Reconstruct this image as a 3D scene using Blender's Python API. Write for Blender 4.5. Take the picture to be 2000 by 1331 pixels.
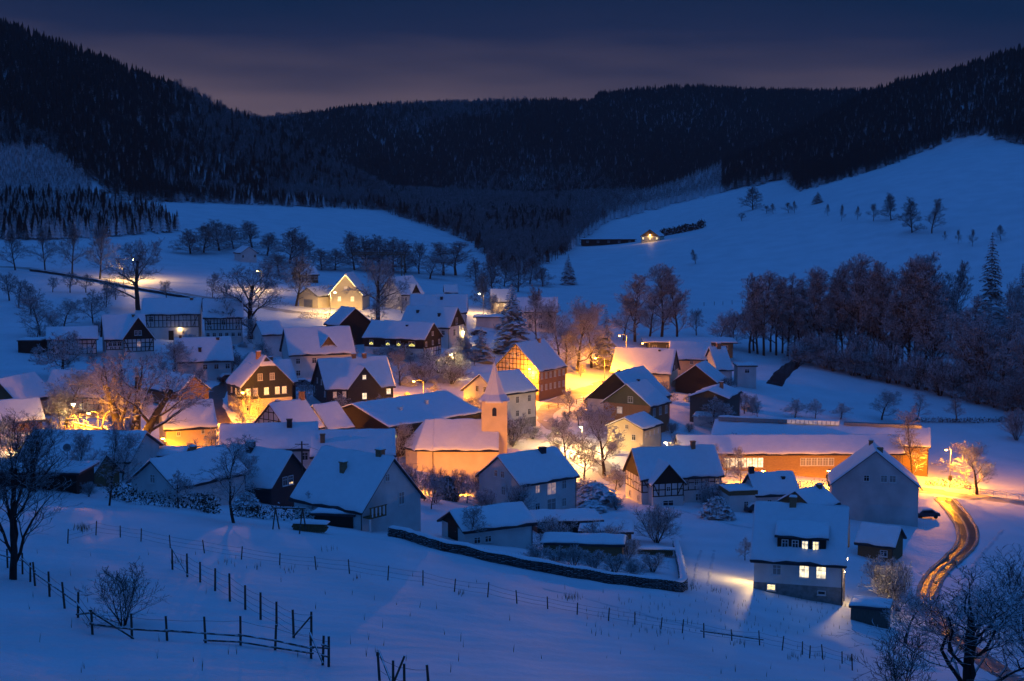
import bpy, math, random
import math, random
import numpy as np
# ---------------------------------------------------------------- layout tools (pure maths)
F_PX, CX, CY, PITCH = 2777.8, 1000.0, 665.5, math.radians(5.77)
CAMZ = 60.0
cp_, sp_ = math.cos(PITCH), math.sin(PITCH)
def ray(px, py):
    dx = (px-CX)/F_PX; dy = (CY-py)/F_PX
    return dx, cp_+sp_*dy, -sp_+cp_*dy
def at(px, py, Y):
    """World point on the sight line of a photo pixel, Y metres down the valley."""
    a, b, c = ray(px, py); s = Y/b
    return np.array([a*s, Y, c*s+CAMZ])
def proj(p):
    p = np.asarray(p, float); x = p[..., 0]; y = p[..., 1]; z = p[..., 2]-CAMZ
    yc = y*cp_-z*sp_; zc = y*sp_+z*cp_
    return np.stack([CX+F_PX*x/yc, CY-F_PX*zc/yc], -1)
GROUND = [(0,1331,52),(500,1331,55),(1000,1331,62),(1500,1331,76),(1750,1331,92),(2000,1331,104),
 (180,1240,66),(640,1295,67),(0,1130,84),(365,1120,88),(0,1090,95),(100,1000,125),(430,1010,135),(760,1040,142),
 (1000,1087,138),(1330,1152,136),(1000,1200,98),(1300,1240,102),(1470,1158,152),(1650,1190,150),(1700,1260,126),
 (2000,1150,176),(1870,990,240),(1900,1040,215),(1830,1120,190),(1810,1180,170),(1900,1280,140),(1400,1060,188),(1400,1000,220),
 (1030,1003,222),(820,1040,162),(700,1035,160),(300,985,160),(100,965,165),(860,950,245),(1320,987,232),(1510,990,222),(1700,1020,213),
 (1855,955,262),(2000,965,268),(1600,932,278),(1950,870,312),(1900,760,370),(1600,720,390),(1480,760,350),(2000,812,350),
 (1270,878,272),(1230,845,290),(1100,805,308),(1090,778,328),(1180,720,352),(1000,840,296),(1400,742,345),(1350,672,408),(1330,842,300),
 (500,808,266),(690,787,280),(820,750,305),(620,745,310),(790,692,338),(870,692,345),(375,880,232),(150,880,205),(200,815,242),(50,795,250),
 (400,742,298),(260,702,313),(130,696,314),(380,666,342),(480,668,344),(30,640,350),(100,570,420),(260,560,430),(400,592,402),(0,520,470),
 (320,480,560),(450,520,500),(600,603,402),(700,606,405),(880,645,382),(600,480,620),(850,480,680),(920,487,720),(200,390,720),(500,405,770),
 (740,415,800),(1000,645,388),(1080,652,390),(950,560,560),(1060,540,600),(1140,490,750),(1200,600,470),(1400,612,450),(1450,688,412),
 (1700,700,425),(1850,735,405),(1700,600,520),(1300,500,650),(1250,470,800),(1600,500,600),(1500,400,780),(1800,430,620),(2000,450,560),(2000,600,470),
 (1900,290,760),(1700,340,800),(1560,372,850),(2000,330,720),(1200,435,950),(1550,350,1050),(1400,392,1000)]
EXTRA = [(0,0,-1.9),(-30,0,-2),(30,0,-3),(0,20,-9),(-120,40,-9),(-160,150,-24),(-250,250,-27),(-350,420,-15),(-420,620,5),(-30,-40,6),(40,-40,4),
 (120,30,-22),(150,100,-42),(220,180,-50),(260,260,-55),(330,360,-50),(400,470,-30),(460,620,5),(520,760,40)]
_P = [at(*g)-np.array([0,0,CAMZ]) for g in GROUND]+[np.array(e, float) for e in EXTRA]
_P = np.array(_P)
def _warp(X, Y):            # compress distance so near detail and far slopes weigh alike
    w = 100*np.log1p(np.maximum(Y, -60)/140+0.0)
    return X/(Y+140)*140, w
def _phi(r2): return np.where(r2 > 1e-9, r2*np.log(r2+1e-12), 0)
def _fit():
    a, b = _warp(_P[:,0], _P[:,1]); n = len(a)
    K = _phi((a[:,None]-a)**2+(b[:,None]-b)**2)+np.eye(n)*400.0
    Q = np.stack([np.ones(n), a, b], 1)
    A = np.block([[K, Q],[Q.T, np.zeros((3,3))]])
    s = np.linalg.solve(A, np.concatenate([_P[:,2], np.zeros(3)]))
    return a, b, s[:n], s[n:]
_A, _B, _W, _C = _fit()
def valley(X, Y):
    a, b = _warp(X, Y); sh = a.shape; a = a.ravel(); b = b.ravel(); out = np.empty(a.size)
    for i in range(0, a.size, 4000):
        aa = a[i:i+4000]; bb = b[i:i+4000]
        out[i:i+4000] = _phi((aa[:,None]-_A)**2+(bb[:,None]-_B)**2)@_W+_C[0]+_C[1]*aa+_C[2]*bb
    return out.reshape(sh)
# ridges: (px, ground py, Y) along each crest, slopes of the near and far flanks
RIDGES = [
 ([(-900,-78,900),(-400,2,930),(0,64,950),(150,114,950),(330,179,980),(450,240,1000),(510,257,1020),(600,307,1000),(700,361,960),(800,419,900),(930,490,830),(1050,640,780)], .42, .5),
 ([(-600,241,1700),(300,253,1700),(520,242,1700),(700,220,1700),(900,213,1700),(1080,204,1720),(1150,210,1720),(1170,195,1720),(1350,183,1720),(1680,189,1700),(2300,181,1700),(3000,171,1700)], .30, .4),
 ([(1000,560,950),(1120,450,1000),(1200,420,1050),(1400,338,1120),(1560,271,1150),(1680,206,1150),(1750,184,1150),(1850,160,1130),(2000,110,1100),(2300,4,1080),(2900,-86,1050)], .40, .5)]
_R = []
for pts, s1, s2 in RIDGES:
    q = np.array([at(*p) for p in pts]); _R.append((q[:,0]/q[:,1], q[:,1], q[:,2]-CAMZ, s1, s2))
def terrain(X, Y):
    X = np.asarray(X, float); Y = np.asarray(Y, float)
    Yc = np.minimum(Y, 1060); k = np.where(Y > 1060, 1060/np.maximum(Y, 1), 1)
    z = valley(X*k, Yc)
    z = np.where(Y > 1060, np.minimum(z, 20), z)
    u = X/np.maximum(Y, 60)
    for ru, rY, rZ, s1, s2 in _R:
        yr = np.interp(u, ru, rY); zr = np.interp(u, ru, rZ); d = Y-yr
        t = zr-np.sqrt((np.where(d < 0, -d*s1, d*s2))**2+36)+6
        d2 = z-t; z = np.where(np.abs(d2) < 8, np.maximum(z, t)+(8-np.abs(d2))**2/32, np.maximum(z, t))
    return z+CAMZ
def g(X, Y): return float(terrain(np.array([X]), np.array([Y]))[0])
def hit(px, py, y0=40.0, y1=2200.0):
    """First point of the ground along the sight line of a photo pixel."""
    a, b, c = ray(px, py)
    Ys = np.geomspace(y0, y1, 600); d = c/b*Ys+CAMZ-terrain(a/b*Ys, Ys)
    i = np.nonzero(d < 0)[0]
    Y = Ys[i[0]] if len(i) else y1
    if len(i) and i[0] > 0:
        lo, hi = Ys[i[0]-1], Y
        for _ in range(9):
            m = (lo+hi)/2
            if c/b*m+CAMZ-g(a/b*m, m) < 0: hi = m
            else: lo = m
        Y = (lo+hi)/2
    return np.array([a/b*Y, Y, g(a/b*Y, Y)])
def hits(px, py, y0, y1, n=260):
    """hit() for many pixels at once."""
    px = np.asarray(px, float); py = np.asarray(py, float); a, b, c = ray(px, py); Ys = np.geomspace(y0, y1, n)
    Yg = np.broadcast_to(Ys, (len(px), n)); d = (c/b)[:, None]*Yg+CAMZ-terrain((a/b)[:, None]*Yg, Yg)
    i = np.where((d < 0).any(1), (d < 0).argmax(1), n-1); Y = Ys[i]; X = a/b*Y
    return np.stack([X, Y, terrain(X, Y)], 1)
FIT = {
 'dormer_white': (32.73,158.01,-0.262,9.63,8.64,20.19,4.96),
 'grey_gable': (57.33,222.41,1.393,8.40,13.19,15.24,5.34),
 'garage_brown': (51.17,193.63,-0.502,4.80,5.74,12.69,1.82),
 'brown_gable_low': (44.71,211.08,0.720,5.70,6.18,14.22,1.90),
 'chimney_cottage': (41.82,226.71,0.160,6.78,7.02,12.88,2.57),
 'timber_main': (26.95,234.55,0.259,13.99,7.97,14.28,3.97),
 'white_stair': (2.45,221.80,0.709,11.62,10.00,16.22,3.57),
 'field_garage': (-2.88,160.07,0.495,8.60,5.87,23.04,1.48),
 'balcony_house': (-17.72,160.49,-0.674,10.88,9.51,25.90,4.88),
 'dark_gable_near': (-33.11,185.30,-0.589,10.31,7.44,23.03,3.77),
 'white_gable_near': (-39.77,172.49,1.001,11.77,7.47,25.87,2.71),
 'dish_house': (-53.29,175.36,-0.485,6.19,5.15,25.81,2.25),
 'lit_hall': (-58.29,194.12,-0.073,15.22,12.85,24.88,2.75),
 'lit_shed': (-49.87,200.76,-0.039,6.39,3.56,23.56,0.65),
 'pink_house': (-53.58,231.71,0.384,7.87,7.68,22.89,3.49),
 'long_roof_a': (-37.51,217.15,0.150,14.19,8.08,21.93,3.01),
 'long_roof_b': (-24.54,217.28,0.089,12.15,8.01,20.91,3.00),
 'timber_gable_small': (-38.90,243.88,0.846,7.19,9.32,20.55,4.01),
 'pink_roof_small': (-33.28,250.60,0.802,4.93,8.71,19.55,3.62),
 'slate_house': (-48.09,268.75,2.091,8.41,9.84,24.90,5.11),
 'slate_rear': (-46.81,283.61,0.479,4.20,7.80,23.56,3.64),
 'slate_cross': (-32.42,287.06,0.406,13.83,10.25,22.14,5.14),
 'dormer_house': (-42.99,312.13,0.344,13.96,10.11,26.23,4.96),
 'dark_barn_back': (-40.51,350.58,2.280,5.68,9.45,28.94,3.66),
 'candle_house': (-26.35,341.23,-0.395,15.95,9.26,26.54,3.33),
 'twin_front': (-20.24,360.63,-0.372,13.34,9.42,27.60,4.42),
 'twin_back': (-19.64,382.11,0.007,14.65,9.33,29.49,4.17),
 'upper_gable': (-32.67,418.69,0.775,8.16,9.97,31.81,4.66),
 'lights_house': (-47.13,412.05,1.466,10.05,9.48,32.05,5.85),
 'lights_garage': (-56.46,408.95,1.064,7.39,6.75,31.90,2.15),
 'farm_timber_a': (-82.84,346.03,0.133,13.29,8.98,31.96,3.16),
 'farm_timber_b': (-70.21,344.35,0.217,8.79,9.89,31.33,3.69),
 'dark_front_main': (-87.54,319.17,0.361,8.59,9.67,28.68,4.71),
 'timber_barn_left': (-98.10,315.80,0.301,10.22,7.07,28.78,2.14),
 'low_white_left': (-65.64,300.32,0.295,11.03,9.45,25.93,4.13),
 'white_by_tree': (-57.02,330.88,0.504,4.85,7.22,28.37,2.46),
 'edge_gable': (-84.72,241.18,1.258,9.44,7.25,25.98,3.40),
 'edge_roof': (-79.32,223.92,0.510,7.37,7.35,25.05,2.61),
 'under_tree': (-75.39,248.11,-0.117,10.76,7.98,25.73,3.70),
 'amber_gable': (-64.82,268.56,2.394,14.45,6.66,23.93,2.63),
 'long_hall': (-20.98,266.14,0.818,23.36,19.39,19.14,3.00),
 'white_valley': (-2.56,292.22,0.763,10.59,10.57,20.26,3.47),
 'yellow_timber': (4.18,322.40,0.982,11.25,11.74,21.52,5.54),
 'white_spruce': (6.66,398.10,-0.040,11.54,8.53,28.36,3.30),
 'small_back': (-3.42,431.83,0.041,5.48,7.47,28.73,3.11),
 'big_roof_right': (32.26,341.19,-0.304,14.07,10.53,18.49,4.94),
 'pink_wall_house': (45.12,358.81,-0.015,9.74,8.14,19.58,3.69),
 'chimney_hip': (51.28,353.08,0.239,3.70,9.69,17.74,4.76),
 'black_gable_barn': (45.12,337.93,1.182,8.91,9.87,16.63,3.64),
 'wood_barn': (45.08,312.78,1.193,11.94,8.36,16.45,1.48),
 'green_gable_rear': (25.44,306.90,1.044,13.82,13.12,16.77,5.73),
 'green_gable': (26.24,297.50,0.988,8.31,11.11,16.98,4.03),
 'cream_annex': (24.34,279.92,1.030,8.33,7.76,14.89,1.78),
 'hall_front': (52.98,270.59,0.014,42.00,9.60,11.64,2.48),
 'hall_rear': (63.27,288.45,-0.265,42.39,15.06,11.13,2.35),
 'chalet': (73.33,743.51,1.204,9.85,9.56,39.77,3.30),
 'far_white': (-99.31,530.56,2.073,7.89,5.98,39.41,2.12),
 'far_roofs': (-69.62,478.53,0.522,6.11,7.65,34.12,2.47),
 'lit_shed_far': (-19.76,457.43,0.103,3.70,5.41,29.59,2.01),
}
# ---------------------------------------------------------------- camera, sky, light, exposure
sc = bpy.context.scene
for o in list(bpy.data.objects): bpy.data.objects.remove(o)
COL = sc.collection
cam = bpy.data.cameras.new('camera'); cam.lens = 50; cam.sensor_width = 36; cam.clip_start = .5; cam.clip_end = 6000
cam_o = bpy.data.objects.new('camera', cam); COL.objects.link(cam_o)
cam_o.location = (0, 0, CAMZ); cam_o.rotation_euler = (math.pi/2-PITCH, 0, 0); sc.camera = cam_o
sc.render.engine = 'CYCLES'; sc.cycles.use_denoising = True; sc.cycles.max_bounces = 5; sc.cycles.diffuse_bounces = 3
sc.cycles.sample_clamp_indirect = 3.0
sc.view_settings.view_transform = 'Standard'; sc.view_settings.look = 'None'; sc.view_settings.exposure = 0.0; sc.view_settings.gamma = 1.0
wd = bpy.data.worlds.new('World'); sc.world = wd; wd.use_nodes = True
nt = wd.node_tree; nt.nodes.clear(); N = nt.nodes.new; LK = nt.links.new
tc = N('ShaderNodeTexCoord'); sx = N('ShaderNodeSeparateXYZ'); LK(tc.outputs['Generated'], sx.inputs[0])
rp = N('ShaderNodeValToRGB'); e = rp.color_ramp.elements
def ramp(el, stops):
    el[0].position, el[0].color = stops[0][0], (*stops[0][1], 1); el[1].position, el[1].color = stops[-1][0], (*stops[-1][1], 1)
    for p, c in stops[1:-1]:
        q = el.new(p); q.color = (*c, 1)
# overcast dusk: dull violet above the hills, deep blue above that, brightest overhead
ramp(e, [(0.0, (.15, .105, .130)), (.060, (.14, .10, .130)), (.084, (.060, .052, .090)), (.103, (.014, .023, .068)), (.135, (.0035, .017, .058)), (.20, (.0025, .020, .070)), (.34, (.004, .038, .130)), (.6, (.017, .108, .41)), (1.0, (.024, .150, .57))])
cn = N('ShaderNodeTexNoise'); cn.inputs['Scale'].default_value = 2.8; cn.inputs['Detail'].default_value = 3; cn.inputs['Roughness'].default_value = .5
mp = N('ShaderNodeMapping'); mp.inputs['Scale'].default_value = (1, 1, 7); LK(tc.outputs['Generated'], mp.inputs[0]); LK(mp.outputs[0], cn.inputs['Vector'])
ma = N('ShaderNodeMath'); ma.operation = 'MULTIPLY_ADD'; ma.inputs[1].default_value = .085; ma.inputs[2].default_value = -.042; LK(cn.outputs['Fac'], ma.inputs[0])
ad = N('ShaderNodeMath'); ad.operation = 'ADD'; LK(sx.outputs['Z'], ad.inputs[0]); LK(ma.outputs[0], ad.inputs[1])
ax_ = N('ShaderNodeMath'); ax_.operation = 'MULTIPLY_ADD'; ax_.inputs[1].default_value = .035; LK(sx.outputs['X'], ax_.inputs[0]); LK(ad.outputs[0], ax_.inputs[2])
LK(ax_.outputs[0], rp.inputs[0])
bg = N('ShaderNodeBackground'); bg.inputs['Strength'].default_value = .92; LK(rp.outputs[0], bg.inputs['Color'])
wo = N('ShaderNodeOutputWorld'); LK(bg.outputs[0], wo.inputs['Surface'])

# ---------------------------------------------------------------- materials
MATS = {}
def _nodes(name):
    m = bpy.data.materials.new(name); m.use_nodes = True; n = m.node_tree; b = n.nodes['Principled BSDF']; MATS[name] = m
    return m, n, b
def mat(name, col, rough=.8, var=.25, scale=1.5, snow=None, bump=0.0, bscale=20, spec=.3, stretch=None, metal=0):
    """Plain surface: base colour broken up by noise; snow = how much of the upward faces the snow covers."""
    m, n, b = _nodes(name); N = n.nodes.new; L = n.links.new
    t = N('ShaderNodeTexCoord'); no = N('ShaderNodeTexNoise'); no.inputs['Scale'].default_value = scale; no.inputs['Detail'].default_value = 5
    if stretch:
        q = N('ShaderNodeMapping'); q.inputs['Scale'].default_value = stretch; L(t.outputs['Object'], q.inputs[0]); L(q.outputs[0], no.inputs['Vector'])
    else: L(t.outputs['Object'], no.inputs['Vector'])
    r = N('ShaderNodeValToRGB'); c0 = tuple(max(0, c*(1-var)) for c in col); c1 = tuple(min(1, c*(1+var)) for c in col)
    ramp(r.color_ramp.elements, [(.3, c0), (.7, c1)]); L(no.outputs['Fac'], r.inputs[0])
    out = r.outputs[0]
    if snow is not None:
        ge = N('ShaderNodeNewGeometry'); se = N('ShaderNodeSeparateXYZ'); L(ge.outputs['Normal'], se.inputs[0])
        n2 = N('ShaderNodeTexNoise'); n2.inputs['Scale'].default_value = 3.0; L(t.outputs['Object'], n2.inputs['Vector'])
        a = N('ShaderNodeMath'); a.operation = 'MULTIPLY_ADD'; a.inputs[1].default_value = .9; L(n2.outputs['Fac'], a.inputs[0]); L(se.outputs['Z'], a.inputs[2])
        mr = N('ShaderNodeMapRange'); mr.inputs['From Min'].default_value = 1.15-snow; mr.inputs['From Max'].default_value = 1.4-snow; L(a.outputs[0], mr.inputs['Value'])
        mx = N('ShaderNodeMix'); mx.data_type = 'RGBA'; L(mr.outputs[0], mx.inputs[0]); L(out, mx.inputs[6]); mx.inputs[7].default_value = (.82, .84, .87, 1); out = mx.outputs[2]
    L(out, b.inputs['Base Color']); b.inputs['Roughness'].default_value = rough; b.inputs['Specular IOR Level'].default_value = spec; b.inputs['Metallic'].default_value = metal
    if bump:
        nb = N('ShaderNodeTexNoise'); nb.inputs['Scale'].default_value = bscale; nb.inputs['Detail'].default_value = 4; L(t.outputs['Object'], nb.inputs['Vector'])
        bp = N('ShaderNodeBump'); bp.inputs['Strength'].default_value = bump; bp.inputs['Distance'].default_value = .1; L(nb.outputs['Fac'], bp.inputs['Height']); L(bp.outputs[0], b.inputs['Normal'])
    return m
def emit(name, col, s):
    m, n, b = _nodes(name); b.inputs['Base Color'].default_value = (.8, .8, .8, 1)
    b.inputs['Emission Color'].default_value = (*col, 1); b.inputs['Emission Strength'].default_value = s
    if name.startswith('window'):      # curtains and lamps in the room: uneven glow
        N = n.nodes.new; L = n.links.new; g_ = N('ShaderNodeNewGeometry'); no = N('ShaderNodeTexNoise'); no.inputs['Scale'].default_value = 2.4; no.inputs['Detail'].default_value = 2; L(g_.outputs['Position'], no.inputs['Vector'])
        r = N('ShaderNodeMapRange'); r.inputs['From Min'].default_value = .35; r.inputs['From Max'].default_value = .65; r.inputs['To Min'].default_value = s*.35; r.inputs['To Max'].default_value = s*1.25; L(no.outputs['Fac'], r.inputs['Value']); L(r.outputs[0], b.inputs['Emission Strength'])
    return m
mat('snow', (.83, .84, .86), .55, .07, .12, bump=.8, bscale=1.1)
mat('roof_snow', (.86, .87, .89), .55, .03, 1.2, bump=.35, bscale=2.2)
mat('roof_slate', (.035, .037, .045), .6, .3)
mat('plaster_white', (.68, .67, .65), .85, .13, .45, bump=.2)
mat('plaster_grey', (.66, .58, .56), .85, .2, .3, bump=.2)  # grey plaster, brightened and tinted pink to stand in for faint orange light
mat('plaster_cream', (.66, .58, .42), .85, .08, .5)
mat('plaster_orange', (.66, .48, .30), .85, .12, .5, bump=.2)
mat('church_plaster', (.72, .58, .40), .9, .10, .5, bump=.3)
mat('stone_grey', (.25, .25, .24), .9, .3, 2, bump=.4)
mat('slate_dark', (.035, .038, .045), .55, .35, 6)
mat('wood_dark', (.035, .024, .018), .8, .4, 3, stretch=(1, 1, 8))
mat('wood_brown', (.19, .115, .055), .8, .35, 3, stretch=(1, 1, 8))
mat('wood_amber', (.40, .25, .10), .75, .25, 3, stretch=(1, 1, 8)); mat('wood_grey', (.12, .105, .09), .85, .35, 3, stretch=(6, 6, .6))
mat('wood_green', (.10, .105, .075), .8, .2, 3, stretch=(1, 1, 8))
mat('brick', (.32, .17, .09), .85, .3, 9)
mat('timber', (.03, .02, .015), .8, .3, 4)
mat('frame_white', (.75, .75, .73), .5, .04)
mat('glass_dark', (.02, .022, .03), .08, .2, spec=.6)
mat('glass_blind', (.30, .29, .28), .5, .1)
mat('metal_dark', (.05, .05, .055), .45, .2, metal=.6)
mat('metal_grey', (.32, .33, .34), .45, .1, metal=.7)
mat('bark', (.050, .042, .040), .9, .3, 2, snow=.46); mat('bark_trunk', (.045, .034, .028), .9, .3, 2, snow=.28)
mat('bark_snowy', (.075, .066, .064), .9, .3, 2, snow=.66)
mat('twig_dark', (.028, .022, .022), .9, .3, 2, snow=.30); mat('bark_dark', (.030, .024, .022), .9, .3, 2, snow=.12)
mat('needles', (.018, .030, .020), .9, .4, 1.2, snow=.30)
mat('needles_far', (.012, .018, .016), .95, .4, .25, snow=.27); mat('needles_bush', (.02, .025, .018), .9, .4, 1.5, snow=.10)
mat('needles_frost', (.03, .04, .04), .95, .4, .25, snow=.62)
mat('twigs_far', (.035, .030, .030), .95, .4, .3, snow=.40)
mat('hedge', (.020, .026, .018), .9, .4, 3, snow=.18)
mat('grass_dry', (.16, .11, .06), .9, .3, 3)
mat('fence_wood', (.07, .055, .045), .85, .3, 3, snow=.25)
mat('stone_wall', (.075, .07, .07), .9, .45, 1.1, snow=.1)
mat('asphalt_wet', (.040, .028, .021), .30, .85, 1.6, bump=1.0, bscale=2.6, spec=.7)
mat('road_trodden', (.42, .40, .38), .6, .3, .5, bump=.5, bscale=2)
mat('water_dark', (.02, .022, .026), .25, .3, 1)
mat('car_paint', (.05, .06, .08), .3, .1); mat('rubber', (.02, .02, .02), .8, .1); mat('sign_yellow', (.7, .55, .1), .5, .05)
emit('lamp_sodium', (1, .45, .08), 40); emit('lamp_warm', (1, .72, .32), 60); emit('lamp_white', (1, .82, .48), 60)
emit('window_warm', (1, .62, .20), 1.5); emit('window_yellow', (1, .76, .28), 1.7); emit('window_pale', (1, .80, .42), 1.6); emit('window_dim', (.9, .5, .22), .35); emit('candles', (1, .85, .15), 2.2); emit('fairy_light', (1, .75, .3), 14)

# ---------------------------------------------------------------- mesh tools
class MB:
    def __init__(s): s.v = []; s.f = []; s.m = []
    def add(s, vs, fs, mi=0):
        o = len(s.v); s.v += [tuple(map(float, p)) for p in vs]; s.f += [tuple(i+o for i in f) for f in fs]; s.m += [mi]*len(fs); return s
    def box(s, c, d, rz=0, mi=0):
        x, y, z = d[0]/2, d[1]/2, d[2]/2; ca, sa = math.cos(rz), math.sin(rz); vs = []
        for k in (-z, z):
            for i, j in ((-x, -y), (x, -y), (x, y), (-x, y)): vs.append((c[0]+ca*i-sa*j, c[1]+sa*i+ca*j, c[2]+k))
        return s.add(vs, [(3,2,1,0),(4,5,6,7),(0,1,5,4),(1,2,6,5),(2,3,7,6),(3,0,4,7)], mi)
    def tube(s, p, q, r0, r1, n=5, mi=0, cap=True):
        p = np.asarray(p, float); q = np.asarray(q, float); d = q-p; l = np.linalg.norm(d)
        if l < 1e-6: return s
        d /= l; a = np.cross(d, (0, 0, 1.0) if abs(d[2]) < .9 else (1.0, 0, 0)); a /= np.linalg.norm(a); b = np.cross(d, a); vs = []
        for c, r in ((p, r0), (q, r1)):
            for i in range(n):
                t = 2*math.pi*i/n; vs.append(c+(a*math.cos(t)+b*math.sin(t))*r)
        fs = [(i, (i+1) % n, n+(i+1) % n, n+i) for i in range(n)]
        if cap: fs += [tuple(range(n))[::-1], tuple(range(n, 2*n))]
        return s.add(vs, fs, mi)
    def beam(s, p, q, w, d=None, up=(0, 0, 1)):
        """Square bar from p to q."""
        p = np.asarray(p, float); q = np.asarray(q, float); t = q-p; l = np.linalg.norm(t); t /= l; d = d or w
        up = np.asarray(up, float); a = np.cross(t, up)
        if np.linalg.norm(a) < 1e-3: a = np.cross(t, (1.0, 0, 0))
        a /= np.linalg.norm(a); b = np.cross(a, t); vs = []
        for c in (p, q):
            for i, j in ((-1,-1),(1,-1),(1,1),(-1,1)): vs.append(c+a*i*w/2+b*j*d/2)
        return s.add(vs, [(3,2,1,0),(4,5,6,7),(0,1,5,4),(1,2,6,5),(2,3,7,6),(3,0,4,7)])
    def prism(s, pts, off, mi=0):
        n = len(pts); a = [np.asarray(p, float) for p in pts]; b = [p+np.asarray(off, float) for p in a]
        return s.add(a+b, [tuple(range(n))[::-1], tuple(range(n, 2*n))]+[(i, (i+1) % n, n+(i+1) % n, n+i) for i in range(n)], mi)
    def mesh(s, name, mats):
        me = bpy.data.meshes.new(name); me.from_pydata(s.v, [], s.f)
        for m in (mats if isinstance(mats, (list, tuple)) else [mats]): me.materials.append(MATS[m] if isinstance(m, str) else m)
        if any(s.m): me.polygons.foreach_set('material_index', s.m)
        me.update(); return me
    def build(s, name, mats, parent=None, smooth=False):
        me = s.mesh(name, mats)
        if smooth: me.polygons.foreach_set('use_smooth', [True]*len(me.polygons))
        return link(name, me, parent)
def link(name, data, parent=None):
    o = bpy.data.objects.new(name, data); COL.objects.link(o)
    if parent is not None: o.parent = parent
    return o
def tag(o, label=None, cat=None, group=None, kind=None):
    if label: o['label'] = label
    if cat: o['category'] = cat
    if group: o['group'] = group
    if kind: o['kind'] = kind
    return o
def thing(name, label, cat, loc=(0, 0, 0), rz=0, group=None):
    o = bpy.data.objects.new(name, None); COL.objects.link(o); o.location = loc; o.rotation_euler = (0, 0, rz)
    return tag(o, label, cat, group)
# ---------------------------------------------------------------- terrain
def relief(X, Y):
    return .10*np.sin(X*.55+Y*.21)*np.sin(Y*.37-X*.13)+.07*np.sin(X*1.3-Y*.9+2)*np.sin(Y*1.1+X*.4)+.16*np.sin(X*.17+1.3)*np.sin(Y*.14)
_t0 = terrain
def terrain(X, Y):
    X = np.asarray(X, float); Y = np.asarray(Y, float)
    return _t0(X, Y)+relief(X, Y)*np.clip(1.4-Y/500, 0, 1)
def build_ground():
    us = np.linspace(-.82, .82, 430); ys = np.concatenate([np.linspace(-45, 30, 24), 30*np.exp(np.linspace(0.012, math.log(2600/30), 460))])
    Yg, Ug = np.meshgrid(ys, us, indexing='ij'); Xg = Ug*(Yg+90); Zg = terrain(Xg, Yg)
    nr, nc = Yg.shape; co = np.stack([Xg, Yg, Zg], -1).reshape(-1, 3)
    i = np.arange((nr-1)*(nc-1)); r = i//(nc-1); c = i % (nc-1); a = r*nc+c
    q = np.stack([a, a+1, a+nc+1, a+nc], 1)
    me = bpy.data.meshes.new('snow_ground'); me.vertices.add(len(co)); me.vertices.foreach_set('co', co.ravel())
    me.loops.add(q.size); me.loops.foreach_set('vertex_index', q.ravel()); me.polygons.add(len(q))
    me.polygons.foreach_set('loop_start', np.arange(0, q.size, 4)); me.polygons.foreach_set('loop_total', np.full(len(q), 4)); me.polygons.foreach_set('use_smooth', np.ones(len(q), bool))
    me.materials.append(MATS['snow']); me.update(); me.validate()
    tag(link('terrain', me), 'snow covered valley floor, meadows and hills', kind='structure')
build_ground()
def path_pts(pix, step=2.0):
    P = [hit(*p) for p in pix]; out = []
    for i in range(len(P)-1):
        p0 = P[max(i-1, 0)]; p1 = P[i]; p2 = P[i+1]; p3 = P[min(i+2, len(P)-1)]
        n = max(2, int(np.linalg.norm(p2-p1)/step))
        for k in range(n):
            t = k/n; out.append(.5*((2*p1)+(-p0+p2)*t+(2*p0-5*p1+4*p2-p3)*t*t+(-p0+3*p1-3*p2+p3)*t**3))
    out.append(P[-1]); return np.array(out)
def ribbon(name, pix, width, m, label, lift=.07, kind='structure', cols=5, rut=0.0):
    c = path_pts(pix); d = np.gradient(c[:, :2], axis=0); d /= np.linalg.norm(d, axis=1)[:, None]+1e-9; nrm = np.stack([-d[:, 1], d[:, 0]], 1)
    rng = random.Random(hash(name) % 999 if False else len(pix)*7+int(width*10)); vs = []; fs = []
    for i in range(len(c)):
        w = width*(1+.06*math.sin(i*.9)+.05*rng.uniform(-1, 1))
        for k in range(cols):
            s = (k/(cols-1)-.5); x, y = c[i, :2]+nrm[i]*w*s
            vs.append((x, y, g(x, y)+lift+rut*math.cos(s*4*math.pi)-(.05 if abs(s) == .5 else 0)))
    for i in range(len(c)-1):
        for k in range(cols-1): a = i*cols+k; fs.append((a, a+1, a+cols+1, a+cols))
    b = MB(); b.add(vs, fs); o = b.build(name, m, None, True); tag(o, label, kind=kind); return o
def g(X, Y): return float(terrain(np.array([X]), np.array([Y]))[0])
ribbon('lane', [(1843,972),(1860,992),(1878,1015),(1890,1040),(1886,1066),(1862,1092),(1833,1118),(1815,1148),(1813,1180),(1836,1216),(1875,1255),(1925,1292),(2010,1345)], 2.7, 'asphalt_wet', 'wet winding lane climbing from the street lamp', rut=.03)
LANE = [(1845,976),(1860,992),(1878,1015),(1890,1040),(1886,1066),(1862,1092),(1833,1118),(1815,1148),(1813,1180),(1836,1216),(1875,1255),(1925,1292),(2010,1345)]
mat('slush', (.30, .27, .24), .5, .6, 1.5, bump=1.0, bscale=4)
for i_, (dx_, w_, lb_) in enumerate(((0, .42, 'slushy ridge between the wheel ruts of the lane'), (19, .55, 'ploughed slush along the outer edge of the lane'), (-19, .55, 'ploughed slush along the inner edge of the lane'))):
    ribbon('slush', [(x+dx_*(1 if i_ else 0), y) for x, y in LANE[:10]], w_, 'slush', lb_, .13 if i_ == 0 else .16, 'structure', 5, -.03)
ribbon('main_road', [(1740,952),(1800,958),(1860,966),(1930,974),(2020,985),(2120,1000)], 6.0, 'road_trodden', 'trodden snowy road at the lamp lit junction', .06)
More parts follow.
